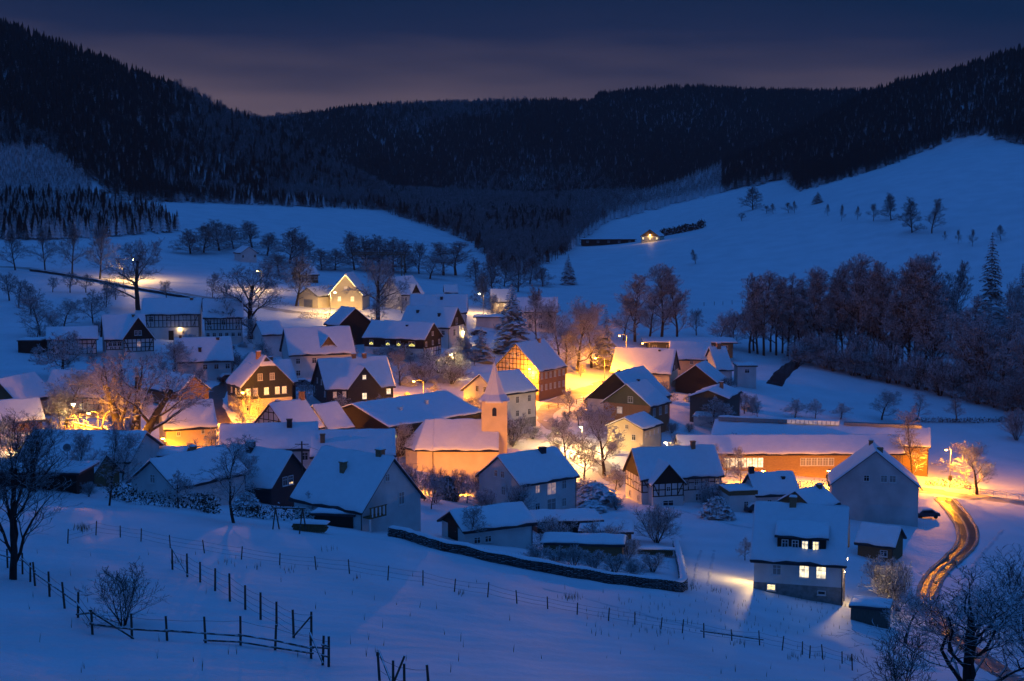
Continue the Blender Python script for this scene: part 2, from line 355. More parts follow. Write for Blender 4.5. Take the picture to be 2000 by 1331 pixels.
ribbon('village_street', [(1330,720),(1240,738),(1175,752),(1120,772),(1076,795),(1062,812),(1085,838),(1125,868),(1165,900),(1200,935)], 4.2, 'road_trodden', 'trodden street bending through the village centre', .06)
ribbon('upper_road', [(-60,520),(30,523),(110,533),(200,548),(300,566),(400,582),(500,598),(600,612),(720,618)], 4.0, 'road_trodden', 'snowy upper road along the lamp lit slope', .06)
ribbon('side_lane', [(470,738),(440,752),(424,770),(420,790),(428,812),(440,828)], 3.2, 'asphalt_wet', 'dark side lane curving past the slate house', .08)
ribbon('stream', [(1512,752),(1524,735),(1545,716),(1572,702),(1600,697)], 4.0, 'water_dark', 'dark brook running between snowy banks', .09)
mat('snow_track', (.66, .67, .70), .6, .1, .6, bump=.8, bscale=5)
ribbon('footpath', [(1060, 1150), (1120, 1162), (1180, 1180), (1250, 1197), (1330, 1218), (1400, 1232)], .7, 'snow_track', 'faint trodden track across the field', .03)
ribbon('tyre_track', [(1370, 1075), (1362, 1100), (1358, 1125), (1352, 1145)], .45, 'snow_track', 'tyre track on the lit drive beside the dormer house', .03)
ribbon('tyre_track', [(1395, 1075), (1390, 1100), (1386, 1125), (1382, 1145)], .45, 'snow_track', 'second tyre track on the lit drive', .03)
ribbon('garden_path', [(1290, 995), (1340, 1000), (1400, 1018), (1470, 1032)], .9, 'snow_track', 'trodden path over the lawn of the timbered farmhouse', .03)
ribbon('footpath', [(1960, 1035), (1930, 1070), (1900, 1110), (1880, 1150), (1875, 1185)], .8, 'snow_track', 'foot track on the bank right of the lane', .03)
# ---------------------------------------------------------------- buildings
OV = .45
def snow_sheet(b, P00, P10, P11, P01, T, fall=(1, 1, 1, 1), nu=14, nv=8, seed=0):
    """Snow lying on a sloping quad; fall = which edges (v0, u1, v1, u0) thin out and round off."""
    P = [np.asarray(p, float) for p in (P00, P10, P11, P01)]; rng = random.Random(seed); ph = [rng.uniform(0, 6) for _ in range(4)]
    L = np.linalg.norm(P[1]-P[0])+.01; Wd = np.linalg.norm(P[3]-P[0])+.01
    us = [0, .06/L*3, .2/L*3]+[i/nu for i in range(1, nu)]+[1-.2/L*3, 1-.06/L*3, 1]; vs_ = [0, .18/Wd, .6/Wd]+[i/nv for i in range(1, nv)]+[1-.6/Wd, 1-.18/Wd, 1]
    us = sorted(set(round(min(max(u, 0), 1), 4) for u in us)); vs_ = sorted(set(round(min(max(v, 0), 1), 4) for v in vs_))
    top = []; nu_, nv_ = len(us), len(vs_)
    def lip(u): return (.16+.13*math.sin(u*L*.9+ph[0])+.09*math.sin(u*L*2.3+ph[1]))*.9/Wd*(1 if fall[0] and Wd > 2.5 else 0)
    for v in vs_:
        for u in us:
            vv = v+(1-v)*lip(u)
            p = P[0]*(1-u)*(1-vv)+P[1]*u*(1-vv)+P[2]*u*vv+P[3]*(1-u)*vv
            t = 1.0
            for d, k in ((v*Wd, fall[0]), ((1-u)*L, fall[1]), ((1-v)*Wd, fall[2]), (u*L, fall[3])):
                if k: x = min(d/.35, 1); t = min(t, .35+.65*math.sqrt(1-(1-x)**2))
            wob = .08*math.sin(p[0]*1.3+ph[0])*math.sin(p[1]*1.1+ph[1])+.035*math.sin(p[0]*3.1+p[1]*2.3+ph[2])
            q = p.copy(); q[2] += T*t+wob*t
            if fall[0] and v == 0: q[2] += .03*math.sin(u*L*2.2+ph[3])
            top.append(q)
    base = len(b.v); bot = []
    b.v += [tuple(p) for p in top]
    for j in range(nv_-1):
        for i in range(nu_-1):
            a = base+j*nu_+i; b.f.append((a, a+1, a+nu_+1, a+nu_)); b.m.append(0)
    ring = [j*nu_ for j in range(nv_-1, 0, -1)]; ring = [i for i in range(nu_)]+[j*nu_+nu_-1 for j in range(1, nv_)]+[(nv_-1)*nu_+i for i in range(nu_-2, -1, -1)]+[j*nu_ for j in range(nv_-2, 0, -1)]
    o = len(b.v)
    for k in ring:
        j, i = divmod(k, nu_); u, v = us[i], vs_[j]; v = v+(1-v)*lip(u)
        b.v.append(tuple(P[0]*(1-u)*(1-v)+P[1]*u*(1-v)+P[2]*u*v+P[3]*(1-u)*v))
    n = len(ring)
    for k in range(n): b.f.append((base+ring[k], o+k, o+(k+1) % n, base+ring[(k+1) % n])); b.m.append(0)
class House: pass
def face_frame(H, face):
    """origin (left end as seen from outside), along, outward; all local."""
    L, W = H.L, H.W
    return {'front': ((-L/2, -W/2), (1, 0), (0, -1), L), 'right': ((L/2, -W/2), (0, 1), (1, 0), W),
            'back': ((L/2, W/2), (-1, 0), (0, 1), L), 'left': ((-L/2, W/2), (0, -1), (-1, 0), W)}[face]
def fp(H, face, u, z, out=0.0):
    (ox, oy), (ax, ay), (nx, ny), ln = face_frame(H, face)
    return np.array([ox+ax*u*ln+nx*out, oy+ay*u*ln+ny*out, H.ze+z])
_win_mesh = {}
def window(H, face, u, z, w, h, kind='dark', cross=True, parent=None):
    """A window (frame, mullions, sill) with its pane as a sub-part."""
    key = (round(w, 2), round(h, 2), cross)
    if key not in _win_mesh:
        b = MB(); t = .09
        b.box((-w/2+t/2, 0, 0), (t, .09, h)); b.box((w/2-t/2, 0, 0), (t, .09, h)); b.box((0, 0, h/2-t/2), (w-2*t, .088, t)); b.box((0, 0, -h/2+t/2), (w-2*t, .088, t))
        if cross:
            b.box((0, 0, 0), (.06, .07, h-2*t)); b.box((0, .002, h*.14), (w-2*t, .06, .05))
        b.box((0, -.05, -h/2-.03), (w+.12, .16, .06))
        p = MB(); p.box((0, .02, 0), (w-2*t+.01, .02, h-2*t+.01))
        _win_mesh[key] = (b.mesh('window', 'frame_white'), p)
    me, p = _win_mesh[key]; pk = key+(kind,)
    if pk not in _win_mesh: _win_mesh[pk] = p.mesh('pane', {'dark': 'glass_dark', 'blind': 'glass_blind', 'warm': 'window_warm', 'yellow': 'window_yellow', 'pale': 'window_pale', 'dim': 'window_dim', 'candle': 'glass_dark'}[kind])
    o = link('window', me, parent or H.o); q = fp(H, face, u, z, .035); o.location = q
    _, (ax, ay), _, _ = face_frame(H, face); o.rotation_euler = (0, 0, math.atan2(ay, ax))
    link('pane', _win_mesh[pk], o)
    if kind == 'candle':
        if 'cn' not in _win_mesh:
            c = MB()
            for i in range(7):
                x = -.42+i*.14; c.box((x, -.03, -.28+.10*(3-abs(i-3))), (.09, .03, .16))
            c.box((0, -.03, -.42), (1.0, .03, .09)); _win_mesh['cn'] = c.mesh('candle_arch', 'candles')
        k = link('candle_arch', _win_mesh['cn'], o); k.scale = (w/1.15, 1, h/1.25)
    return o
def row(n, z, w=1.0, h=1.25, lit={}, u0=.12, u1=.88, kind='dark'):
    return [((u0+(u1-u0)*(i/(n-1) if n > 1 else .5)), z, w, h, lit.get(i, kind)) for i in range(n)]
def timbering(H, specs, m='timber'):
    """Beams standing proud of the wall: specs = (face, z0, z1, posts, rails, braces, gable)."""
    b = MB(); w = .17; po = .012
    for face, z0, z1, npost, nrail, brace, gab in specs:
        ln = face_frame(H, face)[3]; n_ = np.array([*face_frame(H, face)[2], 0.0])
        def bar(u0, za, u1, zb, ww=w): b.beam(fp(H, face, u0, za, po), fp(H, face, u1, zb, po), ww, .07, up=n_)
        for i in range(npost): u = (i+.0)/(npost-1); u = min(max(u, .09/ln), 1-.09/ln); bar(u, z0, u, z1)
        for k in range(nrail+1): z = z0+(z1-z0)*k/nrail; bar(0, z, 1, z, w*.92)
        if brace:
            for s in (0, 1):
                ua, ub = (1.5/ln, .12/ln) if s == 0 else (1-1.5/ln, 1-.12/ln); bar(ub, z1-.1, ua, z0+.1, w*.9)
        if gab:
            nr = max(2, int(H.dH/1.1))
            for k in range(1, nr): t = k/nr; bar(t*.5, t*H.dH, 1-t*.5, t*H.dH, w*.85)
            for i in range(1, npost-1):
                u = i/(npost-1); top = (1-abs(2*u-1))*H.dH-.15
                if top > .3: bar(u, 0, u, top, w*.9)
    return b.build('timber_frame', m, H.o)
def chimney(H, u, v=0.0, w=.7, h=1.2, m='brick', snow=True, pipe=False):
    """u along the ridge 0-1, v across (-1 front eave, 0 ridge, 1 back eave)."""
    x = (u-.5)*H.L; y = v*H.W/2; zr = H.ze+H.dH*(1-abs(v)); b = MB(); lo = zr-.9
    b.box((x, y, (lo+zr+h)/2), (w, w*.9, zr+h-lo)); b.box((x, y, zr+h+.06), (w+.16, w*.9+.16, .12))
    if pipe: b.tube((x, y, zr+h), (x, y, zr+h+.6), .13, .13, 8)
    o = b.build('chimney', m, H.o)
    if snow:
        s = MB(); zz = zr+h+.12; a = w/2+.07; c = w*.45+.07
        s.add([(x-a, y-c, zz), (x+a, y-c, zz), (x+a, y+c, zz), (x-a, y+c, zz), (x-a*.7, y-c*.7, zz+.16), (x+a*.7, y-c*.7, zz+.16), (x+a*.7, y+c*.7, zz+.16), (x-a*.7, y+c*.7, zz+.16)],
              [(0,1,5,4),(1,2,6,5),(2,3,7,6),(3,0,4,7),(4,5,6,7)]); s.build('snow_cap', 'roof_snow', o)
    return o
def house(key, name, label, wall='plaster_white', upper=None, gable=None, plinth=None, win={}, timber=(), chim=(), cat='house', roofm='roof_slate', halfhip=0, T=.24, fit=None, group=None, gutter=True, doors=(), vents=()):
    X, Y, yaw, L, W, Ze, dH = fit or FIT[key]; H = House(); H.key = key; H.X, H.Y, H.yaw, H.L, H.W, H.dH = X, Y, yaw, L, W, dH
    c, s = math.cos(yaw), math.sin(yaw); cor = [(X+c*i*L/2-s*j*W/2, Y+s*i*L/2+c*j*W/2) for i in (-1, 1) for j in (-1, 1)]
    H.gz = [g(*p) for p in cor]; base = min(H.gz)-.4; H.base = base; H.ze = Ze-base
    H.o = o = thing(name, label, cat, (X, Y, base), yaw, group); ze = H.ze; sl = dH/(W/2)
    b = MB(); t = .0
    zs = 0
    def shell(z0, z1, grow=0.0, gab=False):
        b = MB(); x, y = L/2+grow, W/2+grow
        b.add([(-x,-y,z0),(x,-y,z0),(x,y,z0),(-x,y,z0),(-x,-y,z1),(x,-y,z1),(x,y,z1),(-x,y,z1)], [(0,1,5,4),(1,2,6,5),(2,3,7,6),(3,0,4,7)]+([] if gab else [(4,5,6,7)]))
        if gab: b.add([(-x,-y,z1),(-x,y,z1),(-x,0,z1+dH),(x,-y,z1),(x,y,z1),(x,0,z1+dH)], [(1,0,2),(3,4,5),(0,3,5,2),(4,1,2,5)])
        return b
    if upper:      # (height below the eaves where the upper storey starts, material)
        shell(0, ze+upper[0]).build('wall', wall, o); shell(ze+upper[0], ze, .025, gab=not gable).build('upper_wall', upper[1], o)
    else: shell(0, ze, 0, gab=not gable).build('wall', wall, o)
    if plinth: shell(0, ze+plinth[0], .03).build('plinth', plinth[1], o)
    if gable:
        x = L/2+.04; y = W/2
        for sx in (-1, 1): gb = MB(); gb.prism([(sx*x, -y, ze), (sx*x, y, ze), (sx*x, 0, ze+dH)], (-sx*.12, 0, 0)); gb.build('gable_cladding', gable, o)
    # roof: two slabs, the snow on them as sub-part
    a, e_ = L/2+OV, W/2+OV; zE = ze-OV*sl; zR = ze+dH; rb = MB(); sb = MB(); th = .14
    hh = halfhip
    for sy in (-1, 1):
        if hh:
            zc = zR-hh*dH; yc = sy*e_*0+sy*(W/2)*hh; xi = -a+.75*hh*W/2*1.0
            q1 = [(-a, sy*e_, zE), (a, sy*e_, zE), (a, yc, zc), (-a, yc, zc)]; q2 = [(-a, yc, zc), (a, yc, zc), (a, 0, zR), (xi, 0, zR)]
            quads = [(q1, (1, 1, 0, 1)), (q2, (0, 1, 0, 0))]
        else: quads = [([(-a, sy*e_, zE), (a, sy*e_, zE), (a, 0, zR), (-a, 0, zR)], (1, 1, 0, 1))]
        for q, fl in quads:
            rb.prism([np.array(p) for p in q], (0, 0, th))
            if T: snow_sheet(sb, *[np.array(p)+np.array([0, 0, th]) for p in q], T, fl, seed=int(X*7+sy*3) % 997, nu=max(6, int(L/1.2)))
    if hh:
        q = [(-a, -W/2*hh, zc), (-a, W/2*hh, zc), (xi, 0, zR), (xi, 0, zR)]; rb.prism([np.array(p) for p in q[:3]], (0, 0, th))
        if T: snow_sheet(sb, *[np.array(p)+np.array([0, 0, th]) for p in q], T, (1, 0, 0, 0), seed=5)
    H.roof = rb.build('roof', roofm, o)
    if T: sb.build('roof_snow', 'roof_snow', H.roof, True)
    if gutter:
        for sy in (-1, 1):
            gt = MB(); gt.tube((-a+.1, sy*(e_+.07), zE-.02), (a-.1, sy*(e_+.07), zE-.02), .07, .07, 6)
            if sy < 0: gt.tube((a-.5, sy*(W/2+.1), zE-.1), (a-.5, sy*(W/2+.1), .2), .05, .05, 5)
            gt.build('gutter', 'metal_dark', o)
    for f, lst in win.items():
        for u, z, w, h, kd in lst:
            q = window(H, f, u, z, w, h, kd, cross=h > .7)
            if plinth and z-h/2 < plinth[0]: nx, ny = face_frame(H, f)[2]; q.location.x += nx*.05; q.location.y += ny*.05
    if timber: timbering(H, timber)
    for ch in chim: chimney(H, *ch) if not isinstance(ch, dict) else chimney(H, **ch)
    for f, u, w, h, m in doors:
        (ox, oy), (ax, ay), (nx, ny), ln = face_frame(H, f); px_, py_ = ox+ax*u*ln, oy+ay*u*ln; wx, wy = X+c*px_-s*py_, Y+s*px_+c*py_
        zg = max(g(wx, wy)-base, 0); d = MB(); rz = math.atan2(ay, ax); d.box((px_+nx*.03, py_+ny*.03, zg+h/2), (w, .1, h), rz); dd = d.build('door', m, o)
        k = MB(); k.box((px_+nx*.1+ax*w*.35, py_+ny*.1+ay*w*.35, zg+h*.47), (.14, .06, .05), rz); k.build('handle', 'metal_grey', dd)
    return H
def wing(H, u, wW, proj_, ze_r, dH, wallm, gablem=None, upper=None, win=(), timber=None, name='cross_gable', below=0.0, roof_to=None):
    """A gabled wing standing out of the front slope; ze_r = its eaves relative to the main eaves."""
    x0 = (u-.5)*H.L; y0 = -H.W/2-proj_; ze = H.ze+ze_r; sl = H.dH/(H.W/2)
    yb = -H.W/2+(ze_r+dH)/sl if roof_to is None else roof_to      # where its ridge meets the main roof
    b = MB(); x = wW/2; z0 = below if below else 0.0
    b.add([(x0-x, y0, z0), (x0+x, y0, z0), (x0+x, yb, z0), (x0-x, yb, z0), (x0-x, y0, ze), (x0+x, y0, ze), (x0+x, yb, ze), (x0-x, yb, ze), (x0, y0, ze+dH), (x0, yb, ze+dH)],
          [(0,1,5,4), (1,2,6,5), (3,0,4,7), (4,5,8), (4,8,9,7), (5,6,9,8)])
    part = b.build(name, wallm, H.o)
    if gablem: gb = MB(); gb.prism([(x0-x, y0-.04, ze), (x0+x, y0-.04, ze), (x0, y0-.04, ze+dH)], (0, .1, 0)); gb.build('gable_cladding', gablem, part)
    rb = MB(); sb = MB(); ov = .35; s2 = dH/x
    for sx in (-1, 1):
        xe = x0+sx*(x+ov); zE = ze-ov*s2; ye = -H.W/2+ze_r/sl if roof_to is None else roof_to
        q = [np.array((xe, y0-ov, zE)), np.array((xe, max(ye, y0+.2), zE)), np.array((x0, yb, ze+dH)), np.array((x0, y0-ov, ze+dH))]
        rb.prism(q, (0, 0, .14)); snow_sheet(sb, *[p+np.array([0, 0, .15]) for p in q], .24, (1, 0, 0, 1), seed=int(u*100))
    r = rb.build('wing_roof', 'roof_slate', part); sb.build('roof_snow', 'roof_snow', r, True)
    class F2: pass
    V = F2(); V.L, V.W, V.ze, V.dH, V.o = wW, 0.0, ze, dH, part
    def ff(du, z, out): return np.array([x0-x+du*wW, y0-out, ze+z])
    for (du, z, w, h, kd) in win:
        o = window(H, 'front', 0, 0, w, h, kd, cross=h > .7); o.location = ff(du, z, .035)
    if timber:
        tb = MB(); z0_, z1_, npost, nrail = timber
        for i in range(npost): uu = min(max(i/(npost-1), .02), .98); tb.beam(ff(uu, z0_, .012), ff(uu, z1_, .012), .17, .07, up=(0, -1, 0))
        for k in range(nrail+1): z = z0_+(z1_-z0_)*k/nrail; tb.beam(ff(0, z, .012), ff(1, z, .012), .16, .07, up=(0, -1, 0))
        tb.beam(ff(.03, z1_-.1, .012), ff(.2, z0_+.1, .012), .15, .07, up=(0, -1, 0)); tb.beam(ff(.97, z1_-.1, .012), ff(.8, z0_+.1, .012), .15, .07, up=(0, -1, 0)); tb.build('timber_frame', 'timber', part)
    return part
def shed_dormer(H, u, w, z0, h, run, cladding, wins):
    """Long flat-roofed dormer on the front slope."""
    x0 = (u-.5)*H.L; sl = H.dH/(H.W/2); y0 = -H.W/2+z0/sl; z = H.ze+z0; zt = z+h
    y1 = y0+run; z1 = H.ze+(y1+H.W/2)*sl
    b = MB(); b.add([(x0-w/2, y0, z-.3), (x0+w/2, y0, z-.3), (x0+w/2, y0, zt), (x0-w/2, y0, zt), (x0-w/2, y1, z1), (x0+w/2, y1, z1)], [(0,1,2,3), (1,5,2), (0,3,4)])
    p = b.build('dormer', cladding, H.o); rb = MB(); sb = MB(); ov = .3
    q = [np.array((x0-w/2-ov, y0-ov, zt-.05)), np.array((x0+w/2+ov, y0-ov, zt-.05)), np.array((x0+w/2+ov, y1, z1+.1)), np.array((x0-w/2-ov, y1, z1+.1))]
    rb.prism(q, (0, 0, .13)); snow_sheet(sb, *[k+np.array([0, 0, .14]) for k in q], .24, (1, 1, 0, 1), seed=3); r = rb.build('dormer_roof', 'roof_slate', p); sb.build('roof_snow', 'roof_snow', r, True)
    for (du, kd, ww, hh) in wins:
        o = window(H, 'front', 0, 0, ww, hh, kd, parent=H.o); o.location = (x0-w/2+du*w, y0-.035, z+h*.46)
# ---------------------------------------------------------------- the village, building by building
V = {}
def hs(key, name, label, **k): V[key] = house(key, name, label, **k); return V[key]
# near row along the field
A = hs('dormer_white', 'house', 'white house with wide snowy dormer and lit windows beside the winding lane', plinth=(-2.9, 'stone_grey'),
   win={'front': [(.26, -1.35, 1.0, 1.2, 'blind'), (.57, -1.35, 1.15, 1.45, 'pale'), (.76, -1.35, 1.15, 1.45, 'pale'), (.2, -3.35, 1.0, .75, 'yellow'), (.77, -3.6, .9, .5, 'dark')],
        'right': [(.4, -1.4, .8, 1.2, 'dark'), (.5, 1.6, .9, 1.1, 'dark')]}, chim=[(.40, .0, .75, 1.0, 'brick', True)], doors=[('right', .7, 1.0, 2.1, 'wood_brown')])
shed_dormer(A, .53, 5.3, .75, 1.5, 2.2, 'wood_dark', [(.16, 'dark', .75, 1.1), (.37, 'dark', .75, 1.1), (.57, 'pale', .75, 1.1), (.79, 'yellow', .75, 1.1)])
hs('grey_gable', 'house', 'large grey plastered gable house with three small windows and snowy roof', wall='plaster_grey',
   win={'left': [(.40, 1.1, .9, 1.0, 'dark'), (.60, 1.1, 1.05, 1.15, 'blind'), (.70, 1.1, 1.05, 1.15, 'blind')]}, chim=[(.25, -.12, .9, .8, 'brick', False), (.75, .05, .7, .9)])
hs('garage_brown', 'garage', 'low brown garage with snowy saddle roof right of the dormer house', wall='wood_brown', win={'front': [(.75, -1.2, 1.0, .9, 'dark')]}, cat='garage')
hs('brown_gable_low', 'house', 'low house with brown boarded gable behind the dormer house', wall='plaster_cream', gable='wood_brown', chim=[(.85, -.15, .7, .8)])
B = hs('chimney_cottage', 'cottage', 'small cottage with dark chimney between timbered farmhouse and grey gable', win={'front': [(.3, -1.4, .8, 1.0, 'dark'), (.7, -1.4, .8, 1.0, 'dark')]}, chim=[(.02, 0, .8, 1.1, 'slate_dark', False), (.75, -.35, .5, .5, 'metal_dark', False)])
b = MB(); b.box((-B.L/2-2.4, -1.2, 1.9), (4.6, 5, 3.8)); p = b.build('annex', 'plaster_white', B.o)
b = MB(); b.box((-B.L/2-2.4, -1.2, 4.1), (4.8, 5.2, .7)); q = b.build('terrace_parapet', 'wood_brown', p)
b = MB(); snow_sheet(b, (-B.L/2-4.8, -3.8, 4.46), (-B.L/2, -3.8, 4.46), (-B.L/2, 1.4, 4.46), (-B.L/2-4.8, 1.4, 4.46), .2); b.build('terrace_snow', 'roof_snow', p, True)
w_ = window(B, 'front', 0, 0, .8, 1.2, 'dark'); w_.location = (-B.L/2-1.9, -3.73, 2.2)
T1 = hs('timber_main', 'farmhouse', 'long half timbered farmhouse with dark cross gable and snowy roof', gable='wood_dark', upper=(-2.4, 'plaster_white'),
   win={'front': row(5, -1.2, .8, 1.0, {4: 'dim'}, .42, .95)+row(3, -3.7, 1.1, 1.2, {}, .5, .92), 'left': row(3, -1.2, .8, 1.0)+row(2, -3.6, .8, 1.0, {}, .3, .8)},
   timber=[('front', -2.4, 0, 13, 2, True, False), ('left', -2.4, 0, 7, 2, True, False)], chim=[(.74, -.08, .7, 1.3, 'brick', False)])
wing(T1, .27, 5.4, 2.2, -.6, 3.0, 'plaster_white', 'wood_dark', win=[(.5, -.95, .75, .85, 'dark'), (.5, -3.3, 1.9, 1.0, 'dark')], timber=(-2.1, 0, 6, 2))
H8 = hs('white_stair', 'house', 'white two storey house with glazed stairwell in front of the church', win={'left': row(2, .9, .85, 1.1, {}, .42, .58)+[(.6, -1.6, 1.0, 1.4, 'blind'), (.6, -4.2, .9, 1.0, 'dark')],
   'front': [(.30, -1.2, 1.0, 1.3, 'dim'), (.78, -1.2, 1.0, 1.4, 'blind'), (.78, -4.0, 1.0, 1.4, 'blind'), (.30, -4.0, 1.0, 1.3, 'dark')]}, chim=[(.72, -.12, 1.0, 1.0, 'slate_dark', False)])
for i in range(2):
    w_ = window(H8, 'front', .55, -1.5-i*2.5, 1.9, 1.9, 'blind' if i else 'dim')
hs('field_garage', 'garage', 'pale garage with wood gable behind the dry stone wall', gable='wood_dark', win={'front': [(.18, -1.3, .9, .8, 'dark'), (.34, -1.3, .9, .8, 'dark')]}, cat='garage', doors=[('left', .5, 2.4, 2.2, 'wood_dark')])
H11 = hs('balcony_house', 'house', 'pale house with steep snowy roof and wooden corner balcony at the field edge', win={'right': [(.42, 2.9, .75, .9, 'blind'), (.66, .2, 1.0, 1.5, 'blind')]},
   chim=[(.48, -.42, .65, 1.3, 'brick', True), (.83, .02, .8, .9, 'brick', True)])
b = MB(); b.box((H11.L/2+.55, -H11.W/2+1.4, H11.ze-.95), (1.1, 2.6, .14)); p = b.build('balcony', 'wood_brown', H11.o)
for i in range(9):
    b = MB(); b.box((H11.L/2+1.08, -H11.W/2+.2+i*.3, H11.ze-.35), (.05, .17, 1.0)); b.build('baluster', 'frame_white' if i % 2 else 'wood_brown', p)
b = MB(); b.box((H11.L/2+1.09, -H11.W/2+1.4, H11.ze+.2), (.09, 2.7, .1)); b.build('handrail', 'wood_brown', p)
b = MB(); b.box((H11.L/2+1.0, -H11.W/2+.2, (H11.ze-1)/2), (.16, .16, H11.ze-1)); b.build('balcony_post', 'frame_white', p)
hs('dark_gable_near', 'house', 'snowy house with dark slate gable left of the balcony house', gable='slate_dark', wall='slate_dark', win={'right': [(.5, .3, .9, 1.2, 'warm'), (.35, .3, .9, 1.2, 'dark')], }, chim=[(.35, -.1, 1.0, 1.3, 'slate_dark', True)])
hs('white_gable_near', 'house', 'house with plain white gable behind the garden hedge', win={'left': [(.5, .6, .9, 1.1, 'blind')]}, chim=[(.6, .1, .6, .9)])
hs('dish_house', 'house', 'small snowy house with a satellite dish on its ridge', wall='wood_brown', win={'front': [(.3, -1.1, .9, .9, 'dark'), (.7, -1.1, .9, .9, 'dark')]})
hs('lit_hall', 'hall', 'low hall with broad roof lit by the long white lamp', wall='plaster_white', win={'front': row(4, -1.2, 1.2, .9)}, cat='hall')
hs('lit_shed', 'shed', 'low shed with bright lit roof below the old tree', wall='wood_grey', cat='shed', gutter=False)
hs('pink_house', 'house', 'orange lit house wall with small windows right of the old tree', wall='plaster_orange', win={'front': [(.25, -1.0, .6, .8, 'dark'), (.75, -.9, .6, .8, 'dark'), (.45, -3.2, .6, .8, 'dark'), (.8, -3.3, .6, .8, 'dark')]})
hs('long_roof_a', 'house', 'house with long snowy roof and dark chimney below the slate house', win={'front': row(4, -1.3)}, chim=[(.72, -.15, .8, 1.3, 'slate_dark', False)])
hs('long_roof_b', 'house', 'house with plain snowy roof beside the church apse', win={'front': row(3, -1.3)}, chim=[(.12, -.5, .7, 1.4, 'brick', False)])
hs('timber_gable_small', 'house', 'small half timbered gable house with pink lit roof', win={'left': [(.45, .7, 1.0, 1.1, 'dark')]}, timber=[('left', -2.2, 0, 8, 2, True, True)], chim=[(.25, .1, .6, .8), (.95, .0, .8, 1.5, 'brick', False)])
hs('pink_roof_small', 'house', 'small house with pink lit roof beside the timbered gable', win={'front': row(2, -1.2)})
# middle left
hs('slate_house', 'house', 'dark slate house with half hipped gable and glowing windows', wall='plaster_cream', upper=(-2.6, 'slate_dark'), halfhip=.34,
   win={'left': row(2, 1.5, .95, 1.3, {}, .36, .60, 'blind')+[(.12, -1.2, .95, 1.4, 'pale'), (.26, -1.2, .95, 1.4, 'dim'), (.48, -1.2, .95, 1.4, 'yellow'), (.70, -1.2, .95, 1.4, 'warm'), (.84, -1.2, .95, 1.4, 'warm')]+row(5, -4.2, .9, 1.1, {}, .12, .85),
        'back': row(3, -1.2, .7, 1.3, {0: 'dim', 1: 'warm', 2: 'warm'}, .3, .9)+row(3, -4.2, .7, 1.2, {}, .3, .9)}, chim=[(.35, .12, .8, 1.4, 'brick', True)], doors=[('left', .6, 1.0, 2.1, 'wood_dark')])
hs('slate_rear', 'annex', 'snowy annex roof directly behind the slate house', wall='wood_dark', cat='annex', chim=[(.1, 0, .7, .8)])
S2 = hs('slate_cross', 'house', 'slate clad house with broad cross gable and two ridge chimneys', wall='slate_dark', win={'front': [(.12, -1.3, .8, 1.2, 'dim'), (.26, -1.3, .8, 1.2, 'dim'), (.93, -1.2, 1.0, 1.2, 'pale')], 'left': row(2, -1.2, .7, 1.2)+row(2, .9, .7, 1.1, {}, .35, .65)},
   chim=[(.52, 0, .8, .9), (.68, 0, .8, .9)])
wing(S2, .55, 6.6, .6, -.2, 4.1, 'slate_dark', None, win=[(.5, 2.2, .8, .9, 'pale'), (.5, -1.6, 1.0, 1.3, 'pale')])
D22 = hs('dormer_house', 'house', 'white house with pointed dark dormer on its snowy roof', win={'front': row(4, -1.6)+row(3, -4.2), 'left': row(2, -1.4)})
wing(D22, .62, 3.6, -1.1, 1.0, 2.3, 'wood_brown', 'wood_brown', win=[(.33, -.0, .9, 1.2, 'dim'), (.66, -.0, .9, 1.2, 'warm')], name='dormer', below=D22.ze+.2)
hs('dark_barn_back', 'barn', 'dark boarded barn gable behind the pointed dormer house', wall='wood_dark', cat='barn')
hs('candle_house', 'farmhouse', 'long farmhouse with candle arches glowing in its dark upper storey', upper=(-2.3, 'wood_dark'), gable=None,
   win={'front': [(.12, -1.25, 1.1, 1.2, 'candle'), (.40, -1.25, 1.1, 1.2, 'candle'), (.58, -1.25, 1.1, 1.2, 'candle'), (.80, -1.25, 1.7, 1.2, 'candle')]+row(4, -3.6, .9, .8, {}, .3, .8), 'right': row(3, -1.2, .8, 1.1)+[(.45, -3.6, .9, 1.1, 'pale'), (.5, 1.0, .9, 1.0, 'dark')]},
   timber=[('right', -4.4, 0, 8, 4, True, True)], chim=[(.62, -.3, .5, .5, 'metal_dark', False)])
V['candle_house'].o.children[1].data.materials[0] = MATS['wood_dark']
hs('twin_front', 'house', 'house with dark gable and tall bright window strip behind the candle house', gable='wood_dark', win={'right': [(.7, -1.5, .7, 2.6, 'yellow'), (.35, -1.6, 1.4, 1.8, 'dark'), (.5, 1.2, 1.2, 1.6, 'dark')], 'front': row(3, -1.5)}, chim=[(.25, -.35, .6, .8, 'metal_dark', False), (.72, -.5, .6, .9, 'slate_dark', False)])
hs('twin_back', 'house', 'large plain snowy roof behind the house with the dark gable', win={'front': row(4, -1.3)}, chim=[(.55, -.3, .7, .8, 'metal_dark', False)])
U = hs('upper_gable', 'house', 'white house with dark little cross gable below the crane', win={'left': row(2, -1.4), 'front': [(.2, -1.5, .9, 1.2, 'dark')]})
wing(U, .62, 3.0, .3, .2, 2.4, 'plaster_white', 'wood_dark', win=[(.5, -.9, .9, 1.1, 'dark')])
LH = hs('lights_house', 'house', 'steep gable house outlined with golden fairy lights', wall='plaster_cream', win={'left': [(.5, 1.8, 1.0, 1.2, 'dim'), (.3, -1.2, 1.0, 1.4, 'yellow'), (.7, -1.2, 1.0, 1.4, 'warm')]})
